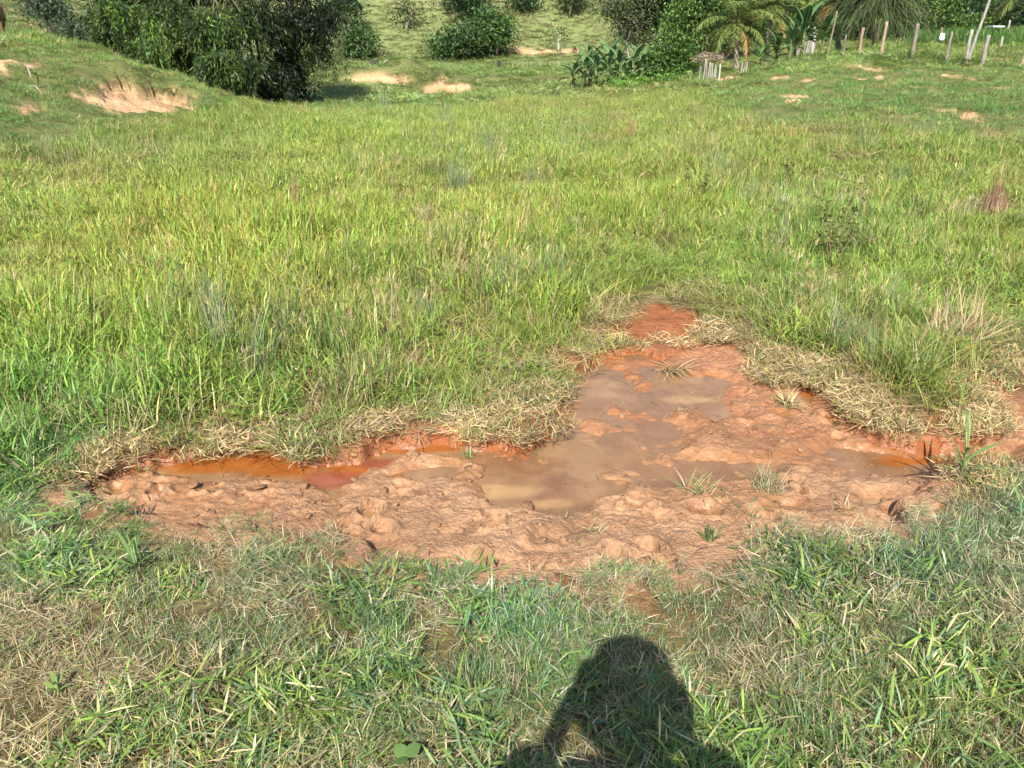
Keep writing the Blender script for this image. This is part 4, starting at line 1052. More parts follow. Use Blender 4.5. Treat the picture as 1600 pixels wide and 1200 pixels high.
tree('tree', 'dull olive tree right of the leaning pole', 'tree', 86, (1562, 50), [(1562, 4, 30, 24), (1546, 26, 24, 14), (1584, 22, 22, 14)], 7000, .28, OLIVE, 36, .2, BROWNB, WOODG)
tree('shrub', 'yellow-green arching bush under the olive trees behind the crop', 'shrub', 68, (1520, 58), [(1488, 42, 16, 7), (1514, 38, 20, 7), (1544, 42, 18, 6), (1560, 40, 14, 5)], 5200, .2, BRIGHT, 37, .06, BROWNB, WOODG, shell=.55)
tree('tree', 'dark tree at the right frame edge behind the crop', 'tree', 84, (1625, 50), [(1620, 6, 32, 28), (1650, -2, 36, 30), (1598, 30, 18, 14)], 7000, .28, DARKL, 38, .2, BROWNB, WOODG)
tree('tree', 'tall dark tree in the back row above the weeping tree', 'tree', 100, (1330, 70), [(1330, -28, 70, 40), (1400, -30, 60, 36), (1270, -16, 50, 36)], 6500, .4, DARKL, 39, .25, BROWNB, WOODG)
tree('tree', 'tall dark tree in the back row above the crop', 'tree', 104, (1510, 60), [(1490, -30, 70, 40), (1560, -30, 70, 40), (1640, -24, 60, 40)], 6500, .42, MIDL, 40, .25, BROWNB, WOODG)

# the great bamboo
def bamboo():
    g = np.random.default_rng(77); d0 = 31.0; s = mpp(d0)
    b = at(350, 140, d0); b[2] = T1(b[0], b[1])
    root = empty('bamboo_clump', tuple(b), 'huge dark drooping bamboo clump on the flank of the left knoll', 'bamboo')
    LB = [(185, 20, 52, 34, 31), (170, 58, 30, 24, 30), (225, 72, 34, 22, 29.5), (205, -30, 70, 40, 32), (265, 30, 46, 40, 30), (300, -30, 80, 50, 32), (330, 40, 46, 36, 29), (338, 92, 34, 22, 28.2), (378, 98, 28, 28, 28.2), (395, 30, 44, 44, 30),
          (420, 110, 34, 34, 30), (440, 40, 40, 40, 31.5), (452, 95, 34, 34, 31.5), (480, 30, 36, 50, 32), (400, -40, 90, 50, 33), (498, 70, 24, 34, 32), (512, 20, 20, 40, 33), (420, 145, 26, 16, 30.5), (360, 130, 24, 12, 30), (285, 78, 24, 14, 31), (470, 128, 18, 14, 32), (190, 84, 24, 8, 30.5), (240, 88, 20, 8, 31), (260, -110, 90, 60, 32.5), (380, -120, 90, 60, 33), (320, -190, 90, 60, 33), (440, -80, 70, 60, 33), (200, -90, 60, 50, 32), (350, -260, 70, 50, 33)]
    lobes = [(at(px, py, d) - b, np.array([rx * s, rx * s * .8, ry * s]) * .9) for px, py, rx, ry, d in LB]
    n = 9500; mb = MB()
    cc, dd, Rr = crown_points(lobes, n * 20, 20, g, .42)
    m = 13
    k = np.repeat(np.arange(len(cc)), m)
    tw = g.normal(0, 1, (len(cc), 3)) * .35; tw[:, 2] = -np.abs(g.normal(.75, .3, len(cc)))
    tt = np.tile(np.linspace(0, 1, m), len(cc))[:, None]
    P = cc[k] + tw[k] * tt * .75 + g.normal(0, .05, (len(k), 3))
    D = tw[k] * .5 + g.normal(0, .45, (len(k), 3)) + dd[k] * .3; D[:, 2] -= .5
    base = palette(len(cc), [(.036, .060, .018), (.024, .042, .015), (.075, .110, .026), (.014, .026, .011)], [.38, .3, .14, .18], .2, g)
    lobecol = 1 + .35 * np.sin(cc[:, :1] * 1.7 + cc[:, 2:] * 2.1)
    for (px, py, dz) in ((338, 90, 28.2), (380, 98, 28.2), (330, 36, 29), (180, 22, 31), (262, 28, 30), (230, 72, 29.5), (400, 20, 30), (490, 50, 32)):  # sunlit clumps painted in: leaf colour brightened around these points
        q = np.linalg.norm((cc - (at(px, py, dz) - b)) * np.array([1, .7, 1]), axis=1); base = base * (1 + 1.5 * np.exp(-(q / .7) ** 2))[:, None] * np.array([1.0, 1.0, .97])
    col = np.clip((base * lobecol * np.array([.62, .66, .52]) * (1.25 - .8 * sstep(.3, 2.2, cc[:, :1])))[k] * (1 + g.normal(0, .15, (len(k), 1))), .004, .6)  # crown shade put into the leaf colour, darkest towards the right
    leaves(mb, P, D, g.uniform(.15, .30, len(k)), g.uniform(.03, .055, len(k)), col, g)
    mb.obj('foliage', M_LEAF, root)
    for i in range(22):
        bp = np.array([g.uniform(-1.7, 1.5), g.uniform(-.8, 1.2), 0]); bp[2] = T1(b[0] + bp[0], b[1] + bp[1]) - b[2] - .1
        lc = lobes[i % len(lobes)][0]; H = g.uniform(5, 9)
        e = np.array([lc[0] * 1.1, lc[1], max(lc[2], 1.5) + 1.2])
        t = np.linspace(0, 1, 12)[:, None]
        mid = np.array([bp[0] + (e[0] - bp[0]) * .3, bp[1], max(e[2], 2) + 2.2])
        p = (1 - t) ** 2 * bp + 2 * t * (1 - t) * mid + t ** 2 * e
        c = MB(); tube(c, p, np.linspace(.05, .012, 12), 6, np.array([.09, .085, .04]) * g.uniform(.6, 1.3))
        c.obj('culm', M_BARK, root)
    # hanging outer sprays with gaps
    mb = MB()
    for (px, py, ln) in ((528, 60, 1.5), (520, 85, 1.0), (535, 30, 1.6), (505, 100, .8), (490, 110, .7), (132, 20, .8), (140, 60, .6)):
        p0 = at(px, py, 31.5) - b
        t = np.linspace(0, 1, 40)[:, None]
        pp = p0 + np.array([g.normal(0, .2), 0, -ln]) * t + g.normal(0, .06, (40, 3))
        pp = np.repeat(pp, 4, 0) + g.normal(0, .08, (160, 3))
        leaves(mb, pp, g.normal(0, .5, (160, 3)) + np.array([0, 0, -.8]), .2, .035, palette(160, [(.06, .085, .03), (.09, .11, .035)], [.6, .4], .2, g), g)
    mb.obj('hanging_spray', M_LEAF, root)
bamboo()

# weeping casuarina-like tree
def weeping():
    g = np.random.default_rng(78); d = 47.0; s = mpp(d)
    b = at(1366, 74, d); b[2] = T1(b[0], b[1]) - .05
    root = empty('weeping_tree', tuple(b), 'grey-green weeping tree with long hanging needles behind the fence posts', 'tree')
    n = 5200; mb = MB()
    ax = g.normal(0, .42, n); ay = g.normal(0, .42, n); hh = g.uniform(0, 1, n)
    rad = (1.0 - .35 * hh) * 62 * s
    P = np.stack([ax * rad, ay * rad * .8, 1.9 + hh * 4.4 - .9 * np.hypot(ax, ay)], -1)
    P[:, 2] = np.maximum(P[:, 2], 1.5)
    az = np.arctan2(ay, ax) + g.normal(0, .4, n)
    col = palette(n, [(.085, .120, .042), (.120, .150, .055), (.045, .070, .028), (.15, .13, .07)], [.4, .28, .26, .06], .18, g)
    blades(mb, P, az, g.uniform(.8, 1.7, n), g.uniform(.02, .04, n), g.uniform(1.5, 2.5, n), g.uniform(.5, .9, n), col, 4, g.uniform(-1, 1, n), prof='stalk')
    mb.obj('crown', M_LEAF, root)
    tops = [np.array([0.05, 0, 6.2])] + [np.array([q * 1.0, g.uniform(-.6, .6), 4.2 + g.uniform(-1, 1)]) for q in (-1.2, 1.1, -.6, .8, .2)]
    limbs((0, 0, 0), tops, .17, g, (.24, .18, .13)).obj('trunk', M_BARK, root)
weeping()

# coconut palms: trunk, then every frond a part
def frond(g, L, e0, az, droop, col):
    mb = MB(); n = 22
    t = np.linspace(0, 1, n)
    el = e0 - droop * t ** 1.3
    st = L / n
    x = np.cumsum(np.cos(el)) * st; z = np.cumsum(np.sin(el)) * st
    h = np.array([math.cos(az), math.sin(az), 0]); sd = np.array([-math.sin(az), math.cos(az), 0])
    p = x[:, None] * h + z[:, None] * np.array([0, 0, 1.0])
    tube(mb, p, np.linspace(.035, .008, n), 4, np.array([.20, .19, .06]))
    m = 62
    tq = np.repeat(np.linspace(.10, .99, m), 2); sg = np.tile([1, -1], m)
    pp = np.stack([np.interp(tq, t, p[:, k]) for k in range(3)], -1)
    le = .24 * L * np.sin(np.pi * (0.12 + .8 * tq)) + .06
    ang = az + sg * g.uniform(.75, 1.15, len(tq))
    fe = np.interp(tq, t, el)
    blades(mb, pp, ang, le, .06, np.pi / 2 - fe * .5 + g.uniform(-.1, .25, len(tq)), g.uniform(.5, 1.1, len(tq)), np.clip(np.asarray(col) * (1 + g.normal(0, .15, (len(tq), 1))), .01, .7), 3, g.uniform(-.5, .5, len(tq)))
    return mb

def palm(label, d, base, crown, L, nf, seed, trunk=.13, dead=1, lean=0.0):
    g = np.random.default_rng(seed)
    b = at(base[0], base[1], d); b[2] = T1(b[0], b[1]) - .05
    c = at(crown[0], crown[1], d) - b
    root = empty('coconut_palm', tuple(b), label, 'palm tree', 'coconut palms by the grove')
    t = np.linspace(0, 1, 12)[:, None]
    mb = MB(); tube(mb, c * t + np.array([lean, 0, 0]) * np.sin(t * np.pi), np.linspace(trunk * 1.35, trunk * .8, 12), 9, np.array([.27, .22, .17]), wob=.08, seed=seed)
    mb.obj('trunk', M_BARK, root)
    for i in range(nf):
        k = i / nf
        e0 = 1.45 - 1.75 * k + g.uniform(-.1, .1)
        col = np.array([.165, .220, .055]) * (1 - .25 * k) if i < nf - dead else np.array([.26, .17, .06])
        fo = frond(g, L * g.uniform(.85, 1.1), e0, i * 2.399 + g.uniform(-.2, .2), 1.0 + .5 * k + g.uniform(0, .3), col)
        o = fo.obj('frond', M_LEAF, root); o.location = tuple(c)
    mb = MB()
    for i in range(5):
        a = i * 1.26; q = c + np.array([math.cos(a) * .17, math.sin(a) * .17, -.12])
        tube(mb, [q + np.array([0, 0, .10]), q + np.array([0, 0, .06]), q, q - np.array([0, 0, .07]), q - np.array([0, 0, .11])], [.02, .075, .1, .07, .015], 8, np.array([.25, .22, .06]))
    mb.obj('coconut_bunch', M_BARK, root)
palm('short front coconut palm beside the earth ramp', 50, (1151, 116), (1151, 42), 3.0, 24, 201, .14, 2)
palm('coconut palm with brown hanging fronds between the front palm and the bananas', 53, (1198, 96), (1204, 18), 3.4, 24, 202, .14, 3)
palm('coconut palm whose drooping fronds hang left of the weeping tree', 50, (1312, 84), (1306, 0), 3.0, 22, 203, .13, 2)
palm('coconut palm at the right frame edge behind the crop', 66, (1616, 58), (1608, -8), 3.4, 16, 204, .15, 3)

# bananas: stem and each big leaf a part
def banana_leaf(g, L, W, lean, curl, az, col):
    mb = MB(); n = 9
    t = np.linspace(0, 1, n); th = lean + curl * t
    st = L / (n - 1)
    x = np.r_[0, np.cumsum(np.sin(th[:-1])) * st]; z = np.r_[0, np.cumsum(np.cos(th[:-1])) * st]
    h = np.array([math.cos(az), math.sin(az), 0]); sd = np.array([-math.sin(az), math.cos(az), 0])
    mid = x[:, None] * h + z[:, None] * np.array([0, 0, 1.0])
    w = W * .5 * np.clip(np.sin(np.pi * np.clip((t - .12) / .9, 0, 1)) ** .6, .06, 1)
    up = np.stack([-np.cos(th), np.zeros(n), np.sin(th)], -1)
    nrm = up[:, :1] * h + up[:, 2:] * np.array([0, 0, 1.0])
    V = []; jag = g.uniform(.75, 1.1, (n, 2))
    for i in range(n):
        V += [mid[i] - sd * w[i] * jag[i, 0] + nrm[i] * w[i] * .28, mid[i], mid[i] + sd * w[i] * jag[i, 1] + nrm[i] * w[i] * .28]
    Q = []
    for i in range(n - 1):
        for k in (0, 1): Q.append((i * 3 + k, i * 3 + k + 1, i * 3 + k + 4, i * 3 + k + 3))
    mb.add(V, Q, None, np.clip(np.asarray(col) * g.uniform(.8, 1.2), .01, .7))
    tube(mb, mid, np.linspace(.03, .006, n), 4, np.array([.25, .30, .10]))
    return mb

def banana(label, px, py, d, H, seed, nl=8, dry=1, group='banana plants left of the grove'):
    g = np.random.default_rng(seed)
    b = at(px, py, d); b[2] = T1(b[0], b[1]) - .03
    root = empty('banana_plant', tuple(b), label, 'banana plant', group)
    mb = MB(); tube(mb, np.array([[0, 0, 0], [.01, 0, H * .25], [0, 0.01, H * .5]]), [.12, .10, .06], 8, np.array([.11, .12, .05])); mb.obj('stem', M_BARK, root)
    for i in range(nl):
        isd = i >= nl - dry
        col = (.20, .14, .075) if isd else [(.070, .140, .050), (.095, .170, .060), (.055, .115, .045)][i % 3]
        lf = banana_leaf(g, H * g.uniform(.55, .8), H * g.uniform(.13, .2) * (.5 if isd else 1), .12 + .09 * i + (1.2 if isd else 0), g.uniform(.5, 1.5) if not isd else 1.2, i * 2.4 + g.uniform(-.4, .4), col)
        o = lf.obj('leaf', M_LEAF, root); o.location = (0, 0, H * (.48 - .03 * i))
BL = ['leftmost banana plant at the edge of the clump, half grown', 'banana plant second from the left in the clump', 'banana plant in front of the clump with dry brown skirts', 'tall banana plant with an upright pale new leaf', 'banana plant in the middle back of the clump',
      'banana plant right of the clump middle, leaning', 'banana plant at the right end under the grey-limbed tree', 'low banana plant at the front right of the clump', 'rear banana plant half hidden at the right of the clump']
for i, (px, py, d, H) in enumerate(((896, 131, 47, 1.7), (912, 132, 48, 2.1), (930, 134, 46.5, 1.9), (922, 128, 49.5, 2.5), (950, 129, 49.5, 2.6), (966, 131, 48, 2.3), (988, 130, 49, 2.3), (972, 134, 46.5, 1.5), (1002, 128, 50.5, 2.1))):
    banana(BL[i], px, py, d, H, 300 + i, 13, 2)
BR = ['low banana plant drooping over the earth ramp', 'banana plant right of the brown-fronded palm', 'banana plant with a yellowing leaf behind the knoll crest', 'tall banana plant behind the stake cluster', 'banana plant between the stakes and the thin bamboo stick', 'banana plant just left of the stake cluster']
for i, (px, py, d, H) in enumerate(((1188, 104, 43, 1.4), (1212, 100, 44, 2.0), (1232, 94, 43, 1.8), (1252, 90, 45, 2.6), (1282, 88, 45, 2.5), (1240, 92, 46.5, 2.9))):
    banana(BR[i], px, py, d, H, 330 + i, 11, 1, 'banana plants behind the right knoll')

# tall crop beyond the fence
def crop():
    g = np.random.default_rng(91); n = 3800
    px = g.uniform(1418, 1720, n); d = g.uniform(50, 66, n)
    x = np.array([ray(a, 70)[0] for a in px]) * d
    z = terrain(x, d)
    k = d > 50 + 6 * sstep(1520, 1430, px) + 2 * fbm(px * .05, d, 2, 5)
    x, d, z = x[k], d[k], z[k]; n = len(x)
    q = np.repeat(np.arange(n), 5)
    mb = MB()
    P = np.c_[x, d, z][q]; P[:, 2] += np.tile([0, .15, .3, .45, .6], n) * g.uniform(.5, 1, len(q))
    blades(mb, P, g.uniform(0, 6.28, len(q)), g.uniform(.35, .75, len(q)), g.uniform(.03, .055, len(q)), g.uniform(.1, .6, len(q)), g.uniform(.4, 1.6, len(q)), palette(len(q), [(.085, .170, .035), (.115, .205, .045), (.065, .125, .030)], [.4, .35, .25], .18, g), 3, g.uniform(-.6, .6, len(q)))
    tag(mb.obj('crop', M_LEAF), 'tall bright green crop beyond the wooden fence posts', 'crop', kind='stuff')
crop()

# ------------------------------------------------------------------ fences and poles
def post_mesh(g, H, r, lean=(0, 0), col=(.30, .255, .20), sides=8):
    mb = MB(); t = np.linspace(0, 1, 9)[:, None]
    p = np.array([lean[0], lean[1], H]) * t + np.c_[np.cumsum(g.normal(0, r * .09, 9)), np.cumsum(g.normal(0, r * .09, 9)), np.zeros(9)]
    p[0] = (0, 0, -.25)
    tube(mb, p, r * (1.08 - .2 * t[:, 0]) * g.uniform(.95, 1.06, 9), sides, np.asarray(col) * np.array([.60, .61, .62]), wob=.14, seed=int(g.integers(1e6)))
    return mb

POSTS = [  # px, y top, y base, width px, lean px, label, colour
    (1317, 57, 86, 4, 2, 'crooked thin fence post, first right of the thin bamboo stick', (.24, .20, .15)),
    (1342, 47, 86, 6, 1, 'knobbly reddish fence post, second right of the thin bamboo stick', (.40, .27, .18)),
    (1376, 39, 89, 6.5, 3, 'tall pale orange fence post in front of the weeping tree', (.42, .31, .21)),
    (1424, 42, 91, 7, 0, 'thick grey fence post right of the weeping tree', (.28, .235, .185)),
    (1478, 54, 96, 4.5, 0, 'slender pale fence post left of the leaning pole', (.33, .29, .235)),
    (1507, 52, 100, 6.5, 4, 'fence post at the foot of the leaning pole', (.42, .38, .31)),
    (1534, 59, 101, 8, 3, 'stout grey fence post right of the leaning pole', (.34, .305, .26)),
    (1596, 56, 105, 7, 3, 'pale fence post at the right frame edge', (.42, .35, .27))]
for i, (px, yt, yb, w, ln, lab, c) in enumerate(POSTS):
    g = np.random.default_rng(400 + i); h = hit(px, yb, 20); s = mpp(h[1])
    o = post_mesh(g, (yb - yt) * s, w * s * .40, (ln * s * .6, 0), c).obj('fence_post', M_WOOD); o.location = tuple(h)
    tag(o, lab, 'fence post', 'wooden posts of the fence on the right knoll')
g = np.random.default_rng(420); h = hit(1511, 100, 20); s = mpp(h[1])
o = post_mesh(g, 118 * s, 4.2 * s * .5, (27 * s, .3), (.37, .34, .29)).obj('leaning_pole', M_WOOD); o.location = tuple(h + np.array([.06, .12, 0]))
tag(o, 'long thin weathered pole leaning to the right beside a fence post', 'pole')
h = hit(1293, 86, 20); s = mpp(h[1]); mb = post_mesh(g, 62 * s, 3 * s * .42, (5 * s, 0), (.30, .27, .15)); o = mb.obj('bamboo_stick', M_WOOD); o.location = tuple(h)
tag(o, 'thin tall yellowish stick standing right of the stake cluster', 'stick')
h = hit(1268, 85, 20); s = mpp(h[1]); mb = post_mesh(g, 40 * s, 5.5 * s * .5 * 1.15, (.5 * s, 0), (.50, .46, .42)); o = mb.obj('fence_post', M_WOOD); o.location = tuple(h)
tag(o, 'broad whitish split post at the right of the stake cluster', 'fence post', 'wooden posts of the fence on the right knoll')
h = hit(1283, 77, 20); s = mpp(h[1]); mb = post_mesh(g, 14 * s, 3 * s * .5, (-3 * s, 0), (.45, .4, .34)); o = mb.obj('short_stake', M_WOOD); o.location = tuple(h)
tag(o, 'short tilted pale stake between the split post and the thin stick', 'stake')
for px, yt, yb, lab in ((1575, 33, 46, 'small far post standing above the crop at the right'), (1565, 58, 67, 'short pale stump of a post at the crop edge')):
    d = 63 if yb < 50 else 49; s = mpp(d); p = at(px, yb, d); z = T1(p[0], p[1])
    o = post_mesh(g, max((yb - yt) * s + p[2] - z, .4), .07, (.02, 0), (.45, .41, .36)).obj('fence_post', M_WOOD); o.location = (p[0], p[1], z); tag(o, lab, 'fence post')

def stakes(name, label, specs, cat, d=None):
    g = np.random.default_rng(len(label)); root = None
    for (px, yt, yb, w, ln) in specs:
        h = hit(px, yb, 20) if d is None else np.array([*at(px, yb, d)[:2], 0])
        if d is not None: h[2] = T1(h[0], h[1])
        if root is None: root = empty(name, tuple(h), label, cat); o0 = h
        s = mpp(h[1]); H = (yb - yt) * s if d is None else max(at(px, yt, d)[2] - h[2], .5)
        o = post_mesh(g, H, w * s * .5, (ln * s, g.uniform(-.05, .05)), np.array([.44, .39, .33]) * g.uniform(.75, 1.15), 6).obj('stake', M_WOOD, root); o.location = tuple(h - o0)
    return root
stakes('stake_fence', 'ragged cluster of upright grey stakes on the knoll crest', [(1246, 68, 89, 3, 1), (1249, 60, 89, 3, 2), (1252, 52, 88, 2.6, 0), (1255, 62, 88, 3, 1), (1258, 58, 88, 2.5, 4), (1261, 50, 87, 2.2, 6), (1244, 74, 90, 2.5, -1)], 'stake fence')
stakes('stake_fence', 'row of thin pale pen stakes left of the earth ramp', [(1099, 92, 124, 2, 1), (1103, 96, 122, 2.4, -1), (1106, 98, 122, 2, 1), (1109, 99, 122, 2.4, 0), (1112, 99, 123, 2, 0), (1115, 101, 123, 2, 1), (1118, 102, 124, 2.2, -1), (1093, 104, 120, 2, 0), (1079, 110, 122, 1.6, 0)], 'stake fence', d=43)
h = hit(1123, 130, 15); s = mpp(h[1]); o = post_mesh(g, 28 * s, 2.6 * s * .5, (0, 0), (.62, .58, .52)).obj('gate_post', M_WOOD); o.location = tuple(h)
tag(o, 'slim white post at the left side of the earth ramp', 'gate post')
stakes('stake_fence', 'short stakes at the right side of the earth ramp', [(1157, 106, 118, 2.2, 1), (1161, 104, 116, 2, 2), (1165, 106, 114, 2, 1)], 'stake fence', d=42)

def thatch():
    g = np.random.default_rng(440); d = 45.0; s = mpp(d)
    b = at(1109, 120, d); b[2] = T1(b[0], b[1])
    root = empty('thatched_shelter', tuple(b), 'small collapsed thatch shelter of dry fronds above the pen stakes', 'shelter')
    top = at(1109, 88, d) - b
    n = 520; mb = MB()
    P = np.c_[top[0] + g.normal(0, 9 * s, n), top[1] + g.normal(0, .3, n), top[2] + g.normal(.0, 3 * s, n)]
    P[:, 2] -= np.abs(P[:, 0] - top[0]) * .25
    blades(mb, P, np.where(P[:, 0] > top[0], 0, np.pi) + g.normal(0, .9, n), g.uniform(.2, .5, n), g.uniform(.02, .05, n), g.uniform(1.1, 1.9, n), g.uniform(0, .6, n), palette(n, [(.36, .28, .21), (.27, .20, .14), (.44, .36, .26)], [.4, .3, .3], .2, g), 3, g.uniform(-1, 1, n))
    mb.obj('thatch', M_LEAF, root)
    for q in (-11, 10):
        o = post_mesh(g, top[2] + .05, .035, (0, 0), (.3, .25, .2), 6).obj('pole', M_WOOD, root); o.location = (top[0] + q * s, 0, 0)
    mb = MB(); tube(mb, [(top[0] - 14 * s, 0, top[2] - .02), (top[0], 0, top[2] + .03), (top[0] + 13 * s, 0, top[2])], .03, 6, (.3, .25, .2)); mb.obj('beam', M_WOOD, root)
thatch()

for px in (577.5, 593.5, 602.5, 613.5, 627.5, 801.5, 818, 823, 830, 844.5, 860.5, 864.5, 872, 875):
    g = np.random.default_rng(int(px)); d = 128.0; p = at(px, 104, d); z = T1(p[0], p[1])
    o = post_mesh(g, max(at(px, 96, d)[2] - z, .8), .055, (g.normal(0, .03), 0), (.50, .46, .34), 6).obj('far_fence_post', M_WOOD); o.location = (p[0], p[1], z)
    tag(o, 'thin pale post of the far fence %s the hillside trees' % ('left of' if px < 700 else 'right of'), 'fence post', 'posts of the far valley fence, ' + ('left run' if px < 700 else 'right run'))

# ------------------------------------------------------------------ earth mound, clods, sticks
def lump(g, r, flat_=.6, seed=0, col=(.4, .25, .14), n1=7, n2=10):
    mb = MB(); V = []; 
    th = np.linspace(0, np.pi, n1); ph = np.arange(n2) / n2 * 2 * np.pi
    T_, P_ = np.meshgrid(th, ph, indexing='ij')
    rr = r * (1 + .28 * fbm(np.cos(P_) * 1.3 * np.sin(T_) + seed, np.sin(P_) * 1.3 * np.sin(T_) + np.cos(T_) * 1.7, 3, seed) * 1.6)
    V = np.stack([rr * np.sin(T_) * np.cos(P_), rr * np.sin(T_) * np.sin(P_), rr * np.cos(T_) * flat_], -1).reshape(-1, 3)
    Q = []
    for i in range(n1 - 1):
        for j in range(n2): Q.append((i * n2 + j, (i + 1) * n2 + j, (i + 1) * n2 + (j + 1) % n2, i * n2 + (j + 1) % n2))
    mb.add(V, Q, None, col); return mb

h = hit(1238, 157, 12); h[2] -= .09; s = mpp(h[1])
root = empty('earth_mound', tuple(h), 'pale orange heap of crumbled earth on the front of the right knoll', 'earth mound')
g = np.random.default_rng(500)
o = lump(g, 9 * s, .55, 99, np.array([.42, .28, .15]), 9, 14).obj('heap', M_CLOD, root); o.scale = (1.6, 1.0, 1.0)
for i in range(70):
    a = g.normal(0, 1); q = g.uniform(-1, 1)
    r = float(g.uniform(1.0, 3.2)) * s
    hh = max(0, 1 - q * q) ** .5 * 5.5 * s * g.uniform(.0, 1)
    o = lump(g, r, .75, i, np.array([.46, .31, .17]) * g.uniform(.75, 1.15)).obj('clod', M_CLOD, root); o.location = (q * 15 * s, a * .14 - .1, hh); o.rotation_euler = (g.uniform(0, 6), 0, g.uniform(0, 6))

g = np.random.default_rng(510); cm = []
for i in range(6):
    q = lump(g, 1.0, .45, 40 + i, np.array([.24, .126, .062]) * (.8 + .07 * i), 6, 9); me = q.mesh('clod'); me.materials.append(M_MUD); cm.append(me)
cnt = 0
while cnt < 280:
    x = g.uniform(-1.8, 2.3); y = g.uniform(2.0, 4.0)
    z = mud_z(x, y); sd = float(mud_sd(np.array([x]), np.array([y]))[0])
    if sd > -.02 or z < ZW + .004: continue
    r = float(np.clip(g.lognormal(-4.5, .4), .005, .026))
    o = bpy.data.objects.new('clod', cm[cnt % 6]); COL.objects.link(o); o.parent = mud
    o.location = (x, y, z + r * .02); o.scale = (r * g.uniform(.8, 1.4), r, r * g.uniform(.7, 1.1)); o.rotation_euler = (g.uniform(-.4, .4), g.uniform(-.4, .4), g.uniform(0, 6)); cnt += 1

def stick(px, py, L, r, az, tilt, label, col=(.30, .25, .19), dmin=3, bend=.15):
    h = hit(px, py, dmin); g = np.random.default_rng(int(px)); t = np.linspace(0, 1, 8)[:, None]
    e = np.array([math.cos(az) * math.cos(tilt), math.sin(az) * math.cos(tilt), math.sin(tilt)]) * L
    p = (t - .5) * e + np.array([0, 0, bend * L]) * np.sin(t * np.pi) + g.normal(0, .02 * L, (8, 3)) + np.array([0, 0, r + abs(e[2]) * .5])
    mb = MB(); tube(mb, p, np.linspace(r, r * .5, 8), 6, np.asarray(col)); o = mb.obj('stick', M_WOOD); o.location = tuple(h)
    tag(o, label, 'stick')
stick(46, 122, .9, .018, 2.2, .3, 'pale dead branch lying down the face of the left knoll', dmin=12)
stick(55, 148, .6, .012, 2.6, .2, 'short pale stick below the dead branch on the left knoll', dmin=12)
stick(246, 102, .8, .016, 2.7, .1, 'pale stick on the crest beside the bamboo', dmin=15)
stick(8, 72, .35, .02, 1.4, .7, 'small pale stump leaning at the crest of the left knoll', dmin=15)

# ------------------------------------------------------------------ single tufts and weeds one can pick out
def tuft(name, label, cat, px, py, n, R_, L, W, lean, curl, cols, probs, seed, dmin=1.5, segs=5, group=None, on_mud=False, az=None):
    g = np.random.default_rng(seed)
    if on_mud: p = flat(px, py, -.09); h = np.array([p[0], p[1], max(mud_z(p[0], p[1]) - .005, ZW - .03)])
    else: h = hit(px, py, dmin)
    mb = MB()
    a = g.uniform(0, 6.28, n) if az is None else g.normal(az[0], az[1], n)
    blades(mb, disc(n, R_, g), a, g.uniform(*L, n), g.uniform(*W, n), g.uniform(*lean, n), g.uniform(*curl, n), palette(n, cols, probs, .18, g), segs, g.uniform(-.6, .6, n))
    o = mb.obj(name, M_TUFT); o.location = tuple(h)
    return tag(o, label, cat, group)
BG = [(.16, .22, .12), (.20, .26, .15), (.12, .17, .09), (.40, .34, .2)]
TG = 'blue-grey tussocks in the meadow'
for px, py, n, L, lab, sd in ((1118, 292, 110, (.35, .75), 'largest blue-grey grass tussock in the right half of the meadow', 1), (765, 246, 80, (.4, .7), 'blue-grey tussock in the middle distance of the meadow', 2), (716, 300, 80, (.3, .55), 'dark blue-green tussock left of the meadow middle', 3),
                              (690, 208, 70, (.5, .85), 'tall blue-grey tussock far back at the meadow middle', 4), (600, 168, 60, (.5, .9), 'pale grey tussock at the back of the meadow near the bamboo shade', 5), (1440, 222, 60, (.4, .7), 'blue-grey tussock at the foot of the right knoll', 6), (1345, 240, 50, (.3, .6), 'thin blue-grey tussock left of the one at the right knoll foot', 7)):
    tuft('grass_tussock', lab, 'tussock', px, py, n, .14, L, (.006, .012), (.02, .5), (.1, .8), BG, [.4, .3, .2, .1], 600 + sd, 5, group=TG)
RUS = [(.24, .12, .075), (.30, .17, .10), (.17, .085, .055), (.36, .24, .14)]
def cone_tussock():
    g = np.random.default_rng(620); h = hit(1546, 352, 5); n = 420; mb = MB()
    P = disc(n, .21, g); q = np.hypot(P[:, 0], P[:, 1]) / .21
    L = g.uniform(.35, .62, n) * (1.05 - .35 * q)
    blades(mb, P, np.arctan2(-P[:, 1], -P[:, 0]) + g.normal(0, .25, n), L, g.uniform(.004, .008, n), np.arctan(q * .36) + g.normal(0, .05, n), g.uniform(-.15, .1, n), palette(n, [(.26, .14, .085), (.33, .20, .12), (.18, .10, .06), (.40, .29, .17)], [.35, .3, .15, .2], .18, g), 4, g.uniform(-.6, .6, n))
    o = mb.obj('dry_tussock', M_TUFT); o.location = tuple(h)
    tag(o, 'russet dry cone-shaped grass tussock near the right frame edge', 'tussock')
cone_tussock()
tuft('seed_plume', 'narrow russet seed plume standing alone in the left meadow', 'seed plume', 466, 345, 55, .035, (.35, .56), (.004, .008), (.0, .12), (-.05, .25), RUS, [.4, .3, .1, .2], 621, 4)
tuft('seed_plume', 'low brownish dry plume in the middle of the meadow', 'seed plume', 664, 362, 80, .07, (.2, .4), (.005, .009), (.05, .5), (.1, .9), [(.34, .25, .16), (.27, .18, .11), (.42, .33, .22)], [.4, .3, .3], 622, 4)
tuft('seed_plume', 'bent straw-coloured plume behind the left bank of the mud', 'seed plume', 690, 470, 60, .05, (.25, .42), (.003, .006), (.2, .9), (.3, 1.1), [(.46, .36, .22), (.36, .26, .16)], [.6, .4], 623, 3, az=(.4, .6))
